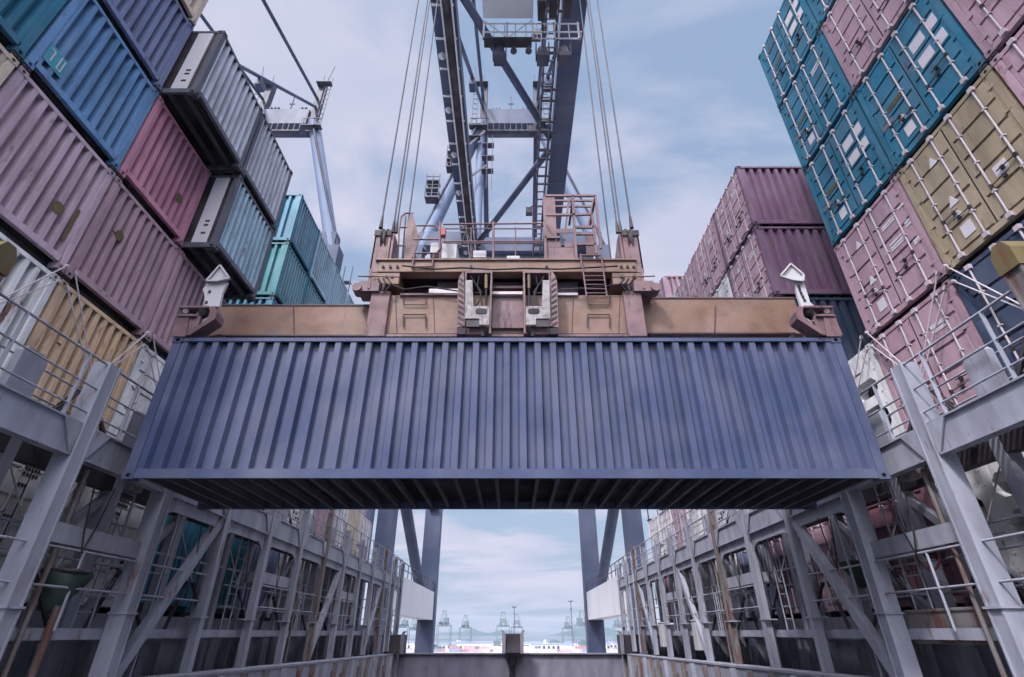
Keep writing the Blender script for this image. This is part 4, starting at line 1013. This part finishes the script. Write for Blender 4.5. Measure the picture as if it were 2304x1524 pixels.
        b = MB(); b.tube((s * 3.6 + cx, 43.4, 59.5), (s * 4.0 + cx, 22, H + 3), .2, 8); b.box(s * 3.8 + cx - .3, s * 3.8 + cx + .3, 32, 33, 47.5, 48.4); cp(b, 'forestay', 'crane')
        b = MB(); b.tube((s * 3.6 + cx, 43.4, 61), (s * 4.2 + cx, -15, H + 6), .2, 8); cp(b, 'forestay', 'crane')
        # waterside portal tie at girder level
        b = MB(); b.box(s * 5.2 + cx, s * 10 + cx, 43.3, 44.7, H + .3, H + 2.2); cp(b, 'girder_support', 'crane')
        # platforms hanging on the legs
        for k, (dxx, z, ww) in enumerate(((8.9, H + 6.6, 1.5), (7.0, H + 11.5, 1.1)) if s < 0 else ()):
            b = MB(); X = s * dxx + cx
            for zz in range(3):
                b.box(X - ww / 2, X + ww / 2, 42.5, 43.6, z + zz * 1.3, z + zz * 1.3 + .12); b.box(X - ww / 2, X + ww / 2, 42.5, 42.58, z + zz * 1.3 + .6, z + zz * 1.3 + .68)
            for xx in (-ww / 2, 0, ww / 2): b.box(X + xx - .05, X + xx + .05, 42.5, 42.6, z, z + 3.6)
            cp(b, 'access_platform', 'crane_dark')
    b = MB(); b.tube((-3.7 + cx, 44, H + 1), (-3.7 + cx, 44, 56), .5, 14); cp(b, 'mast_tube', 'crane_pale')
    # walkways round the apex
    b = MB()
    for k in range(5): b.box(-5.4 - .45 * k, -3.9, 42.6, 43.4, 55.2 - 2.2 * k, 55.3 - 2.2 * k) if k < 2 else b.box(-3.6, -2.2, 42.6, 43.4, 56 - 2.2 * k, 56.1 - 2.2 * k)
    b.bar((-3.0, 42.8, 48), (-6.0, 42.8, 45), .1, .3); b.bar((-3.4, 42.8, 54), (-5.6, 42.8, 51), .1, .3)
    for x in (-3.0, -2.4): b.box(x, x + .06, 42.6, 42.7, 44, 53)
    cp(b, 'apex_stair', 'crane_dark')
    # apex beam with sheaves, aerial and hanging platform
    b = MB(); b.box(-3.2, 2.85, 43.2, 45.4, 56, 58.8); cp(b, 'apex_beam', 'crane')
    b = MB()
    for x in (-2.6, -2.1, -1.7, 1.4, 1.9): b.tube((x, 44, 59.3), (x + .2, 44, 59.3), .6, 14)
    b.prism([(-.55, 58.85), (.25, 58.85), (-.15, 59.9)], 'y', 43.8, 44.2); b.tube((-.15, 44, 59.9), (-.15, 44, 62.4), .08, 6); b.tube((-.5, 44, 60.9), (.2, 44, 60.9), .08, 6)
    cp(b, 'apex_sheave', 'crane_dark')
    b = MB(); b.box(-3.0, 2.6, 42.6, 43.15, 53.9, 54.05)
    for k in range(9): b.box(-3.0 + .7 * k - .03, -3.0 + .7 * k + .03, 42.6, 42.66, 53.9, 55.3)
    b.box(-3.0, 2.6, 42.6, 42.66, 55.25, 55.32); cp(b, 'apex_platform', 'crane_dark')
    # rail along waterside tie
    b = MB(); b.box(-9, 9, 44.8, 45.4, H - .1, H + 1.2); cp(b, 'tie_beam', 'crane_pale')
    b = MB()
    for k in range(19): b.tube((-9 + k, 45, H + 1.2), (-9 + k, 45, H + 2.5), .05, 5)
    b.tube((-9, 45, H + 2.5), (9, 45, H + 2.5), .05, 5); b.tube((-9, 45, H + 1.9), (9, 45, H + 1.9), .04, 5)
    cp(b, 'tie_railing', 'crane_dark')
    b = MB()
    for z in range(8, 34, 2): b.box(11.2, 12.0, 44, 44.6, z, z + .1)
    for x in (11.2, 12.0): b.box(x - .04, x + .04, 44, 44.1, 5, 34)
    cp(b, 'leg_ladder', 'crane_dark')
    b = MB()
    for z in (13.8, 15.2): b.box(-10.7, -9.5, 68.6, 69.05, z, z + .15)
    b.box(-10.5, -9.7, 68.7, 69.06, 13.8, 15.2); cp(b, 'leg_sign', 'crane_dark')
    return r
crane = make_crane()
c2 = copy_tree(crane); c2.location.x -= 29.0
c2['label'] = 'blue grey neighbouring crane whose mast rises above the far left stack'

# trolley
tr = empty('crane_trolley', (0, 12, 34), 0, 'white crane trolley with lamp platform under the boom overhead', 'trolley')
def tp(mb, name, mat): mb.v = [(x, y - 12, z - 34) for x, y, z in mb.v]; return mb.build(name, mat, tr)
b = MB(); b.box(-1.8, 1.3, 13.5, 18.0, 33.2, 35.4); tp(b, 'cabin', 'crane_white')
b = MB(); b.box(-4.2, 3.9, 5, 13.4, 34.2, 35.6); tp(b, 'trolley_frame', 'crane')
b = MB()
for x in (-1.75, -.3, 1.3, 2.6, 4.1): b.box(x - .05, x + .05, 18.2, 18.3, 31.4, 33.2)
for z in (31.4, 32.1, 33.0):
    b.box(-1.8, 4.2, 18.2, 18.27, z, z + .07)
for x in (-1.8, 1.3, 4.15): b.box(x, x + .06, 17.8, 18.3, 31.4, 31.5)
b.bar((-.3, 18.25, 31.5), (1.3, 18.25, 33.5), .05); b.bar((-1.75, 18.25, 33.4), (-.3, 18.25, 31.6), .05)
for k in range(9): b.box(-1.8 + .66 * k, -1.74 + .66 * k, 18.22, 18.26, 31.4, 33.0)
tp(b, 'platform', 'crane_white')
b = MB(); b.box(-1.7, 1.2, 18.0, 18.6, 31.1, 31.22)
for x in (1.6, 2.3, 3.2): b.box(x, x + .45, 16.8, 18.0, 32.9 + .3 * (x > 2), 35.0)
b.tube((1.9, 18.3, 31.4), (1.9, 18.3, 35), .07, 6); b.tube((2.8, 18.3, 31.4), (2.8, 18.3, 35), .07, 6)
tp(b, 'equipment', 'dark')
for x in (-.75, 1.85, 3.15):
    b = MB(); b.tube((x, 18.6, 30.9), (x, 18.6, 30.1), .28, 10, .42); b.box(x - .35, x + .35, 18.2, 18.9, 29.7, 30.1); b.box(x - .42, x - .36, 18.3, 18.8, 30.0, 31.2); b.box(x + .36, x + .42, 18.3, 18.8, 30.0, 31.2)
    tp(b, 'work_lamp', 'crane_dark')
for x in (.1, 1.0):
    b = MB(); b.tube((x, 18.4, 30.9), (x, 18.4, 30.4), .05, 6, .22); tp(b, 'camera_dome', 'crane_dark')

# ------------------------------------------------------------------ the port beyond
ZG = -18.0
tag(MB().box(-900, 900, 39, 1000, ZG - 3, ZG).build('quay', 'concrete'), kind='structure')
tag(MB().add([(-9000, -3000, ZG - 2.5), (9000, -3000, ZG - 2.5), (9000, 12000, ZG - 2.5), (-9000, 12000, ZG - 2.5)], [(0, 1, 2, 3)]).build('sea', 'sea'), kind='structure')
tag(MB().box(-60, 60, -8, 36, ZG - 4, -9.0).build('deck', 'hold'), kind='structure')
# hills
def hill(pts, Y, nm):
    P = [at(x, y, Y) for x, y in pts]; v = []; f = []
    n = len(P); rng = random.Random(11)
    fine = []
    for i in range(n - 1):
        for k in range(6):
            t = k / 6; p = P[i].lerp(P[i + 1], t); fine.append(Vector((p.x, Y, p.z + rng.uniform(-4, 4))))
    fine.append(P[-1])
    m = len(fine)
    for row, (dy_, fz) in enumerate(((-700, 0), (-350, .55), (0, 1), (500, .6), (900, 0))):
        for p in fine: v.append((p.x + rng.uniform(-20, 20), Y + dy_, ZG - 3 + (p.z - ZG + 3) * fz * (1 if fz in (0, 1) else rng.uniform(.85, 1.1))))
    for r_ in range(4):
        for i in range(m - 1): f.append((r_ * m + i, r_ * m + i + 1, (r_ + 1) * m + i + 1, (r_ + 1) * m + i))
    b = MB(); b.add(v, f, True); tag(b.build('hills', 'hill'), kind='structure')
hill([(760, 1440), (880, 1434), (960, 1430), (1000, 1424), (1035, 1421), (1062, 1413), (1085, 1424), (1100, 1425), (1118, 1420), (1150, 1418), (1180, 1428), (1215, 1440)], 5200, 'a')
hill([(1190, 1441), (1215, 1438), (1240, 1432), (1268, 1423), (1290, 1416), (1320, 1405), (1360, 1412), (1420, 1425), (1500, 1440)], 4600, 'b')
# far cranes
def far_crane():
    r = empty('port_crane', (0, 0, 0)); W_ = 8
    for x in (-W_, W_):
        for y in (-8, 8): MB().box(x - .45, x + .45, y - .45, y + .45, 0, 26).build('leg', 'port_steel', r)
    MB().box(-W_, W_, -8.5, -7.5, 24.5, 26.5).box(-W_, W_, 7.5, 8.5, 24.5, 26.5).box(-W_, W_, -8.4, -7.6, 10, 11).build('cross_beam', 'port_steel', r)
    MB().box(-3.5, -2.3, -34, 26, 26.6, 29).box(2.3, 3.5, -34, 26, 26.6, 29).build('boom', 'port_steel', r)
    MB().box(-3.4, 3.4, 8, 18, 29.1, 34).build('machine_house', 'port_steel', r)
    MB().bar((-5, -8, 26.5), (-1.6, -6, 41), .8).bar((5, -8, 26.5), (1.6, -6, 41), .8).box(-2.6, 2.6, -6.5, -5.5, 40.4, 41.6).build('a_frame', 'port_steel', r)
    MB().bar((0, -6, 41), (0, 14, 30), .4).bar((0, -6, 41), (0, -32, 29), .4).build('stay', 'port_steel', r)
    return r
fc0 = far_crane(); first = True
for k, (px, Y, sc, lab) in enumerate(((999, 720, 1.0, 'distant quay crane farthest left in the gap under the container'), (1047, 800, .93, 'distant quay crane standing before the left hill peak'),
        (1132, 760, 1.0, 'distant quay crane left of the centre pedestal'), (1163, 780, .95, 'distant quay crane right of the centre pedestal beside the thin mast'),
        (1278, 800, .9, 'distant quay crane below the tall lattice mast on the right'), (1309, 720, 1.0, 'distant quay crane nearest the right portal leg'),
        (905, 760, .95, 'distant quay crane seen through the left portal'), (930, 860, .85, 'smaller distant quay crane seen through the left portal'), (1395, 760, .95, 'distant quay crane seen through the right portal'))):
    o = fc0 if first else copy_tree(fc0); first = False
    p = at(px, 1424, Y); o.location = (p.x, Y, ZG); o.scale = (sc, sc, sc); tag(o, lab, 'crane', 'distant quay cranes')
for k, (px, top, Y, lab) in enumerate(((1157, 1365, 700, 'tall thin floodlight mast in the middle distance'), (1284, 1352, 690, 'tall lattice floodlight mast at the right of the gap'))):
    p = at(px, top, Y); h_ = p.z - ZG; r = empty('light_mast', (p.x, Y, ZG), 0, lab, 'mast', 'floodlight masts')
    b = MB(); n_ = 16
    for i in range(n_):
        z0_, z1_ = h_ * i / n_, h_ * (i + 1) / n_; w0 = 1.6 - 1.0 * i / n_
        for sx in (-1, 1):
            b.bar((sx * w0 / 2, 0, z0_), (sx * (w0 - .06) / 2, 0, z1_), .32); b.bar((sx * w0 / 2, 0, z0_), (-sx * w0 / 2, 0, z1_), .2)
    b.build('lattice', 'crane_dark', r)
    MB().box(-3, 3, -1, 1, h_ - .6, h_).box(-2.4, 2.4, -1.3, -1, h_ - 1.3, h_ - .6).box(-1, 1, -1, 1, h_ * .82, h_ * .84).build('lamp_head', 'crane_dark', r)
# sheds and yard containers
rng = random.Random(21)
shed_px = [(1000, 30), (1050, 45), (1110, 35), (1195, 40), (1240, 50), (1300, 36), (900, 40), (1400, 40), (960, 30), (1345, 30)]
words = ['white', 'pale grey', 'cream', 'pink roofed', 'low white']
for k, (px, wd) in enumerate(shed_px):
    Y = 760 + 22 * (k % 4); p = at(px, 1424, Y); hh = rng.uniform(4, 7)
    r = empty('warehouse', (p.x, Y, ZG), 0, 'long %s warehouse in the distant port, %s of ten from the left' % ('white', ORD[sorted(q[0] for q in shed_px).index(px)]), 'warehouse', 'distant warehouses')
    MB().box(-wd / 2, wd / 2, 0, 12, 0, hh).build('wall', 'crane_white', r)
    MB().prism([(-.6, hh), (12.6, hh), (6, hh + 1.8)], 'x', -wd / 2 - .5, wd / 2 + .5).build('roof', 'crane_pale', r)
    b = MB()
    for i in range(int(wd / 6)): b.box(-wd / 2 + 2 + 6 * i, -wd / 2 + 5 + 6 * i, -.1, -.02, 0, 3.2)
    b.build('loading_door', 'dark', r)
for k in range(18):
    px = 968 + 21.5 * k
    if 1120 < px < 1176: continue
    Y = 690 + 37 * (k % 5); p = at(px, 1424, Y); hh = rng.uniform(2.5, 9); wd = rng.uniform(5, 14)
    r = empty('port_building', (p.x, Y, ZG), 0, 'small pale port building in the far haze, %s %s of the centre pedestal' % (ORD[abs(k - 8) - 1 if k > 8 else 8 - k], 'right' if k > 8 else 'left'), 'building', 'small distant port buildings')
    MB().box(-wd / 2, wd / 2, 0, 6, 0, hh).box(-wd / 5, wd / 5, 1, 5, hh, hh + rng.uniform(.6, 2.5)).build('wall', ('crane_white', 'port_steel', 'worn_white')[k % 3], r)
    MB().box(-wd / 2 - .3, wd / 2 + .3, -.3, 6.3, hh - .35, hh - .05).build('roof_edge', 'port_steel', r)
yc_me = MB().corr((-6.1, 0, 0), (1, 0, 0), (0, 0, 1), (0, -1, 0), 12.2, 2.6, .6, .05).box(-6.1, 6.1, .06, 2.5, 0, 2.6).mesh('yard_container', 'paint')
yy = ['red', 'white', 'beige', 'blue', 'pink']; ycc = [srgb(170, 130, 136), C['white'], C['cream'], srgb(130, 150, 176), srgb(190, 160, 172)]
k = 0
for i in range(22):
    px = 975 + 16.5 * i
    if 1125 < px < 1172: continue
    for t in range(rng.choice((1, 1, 2))):
        Y = 640 + 6 * (i % 3); p = at(px, 1424, Y); ci = rng.randrange(5)
        o = bpy.data.objects.new('yard_container', yc_me); COL.objects.link(o); o.location = (p.x, Y, ZG + 2.62 * t); o.color = ycc[ci]
        tag(o, '%s container in the distant yard, %s pile from the left%s, %s up' % (yy[ci], ORD[i % 13], ' beyond the middle' if i >= 13 else '', ORD[t]), 'container', 'containers in the distant yard')
# haze
hz_m = bpy.data.materials.new('haze'); hz_m.use_nodes = True; hz_m.node_tree.nodes.clear()
ho = hz_m.node_tree.nodes.new('ShaderNodeOutputMaterial'); hv = hz_m.node_tree.nodes.new('ShaderNodeVolumePrincipled')
hv.inputs['Color'].default_value = (.58, .66, .78, 1); hv.inputs['Density'].default_value = .00012; hv.inputs['Anisotropy'].default_value = .2
hz_m.node_tree.links.new(hv.outputs[0], ho.inputs['Volume'])
M['haze'] = hz_m
HAZE = True
if HAZE: tag(MB().box(-3500, 3500, -150, 6300, ZG - 3.6, 130).build('haze', 'haze'), kind='stuff')
print('objects', len(bpy.data.objects))
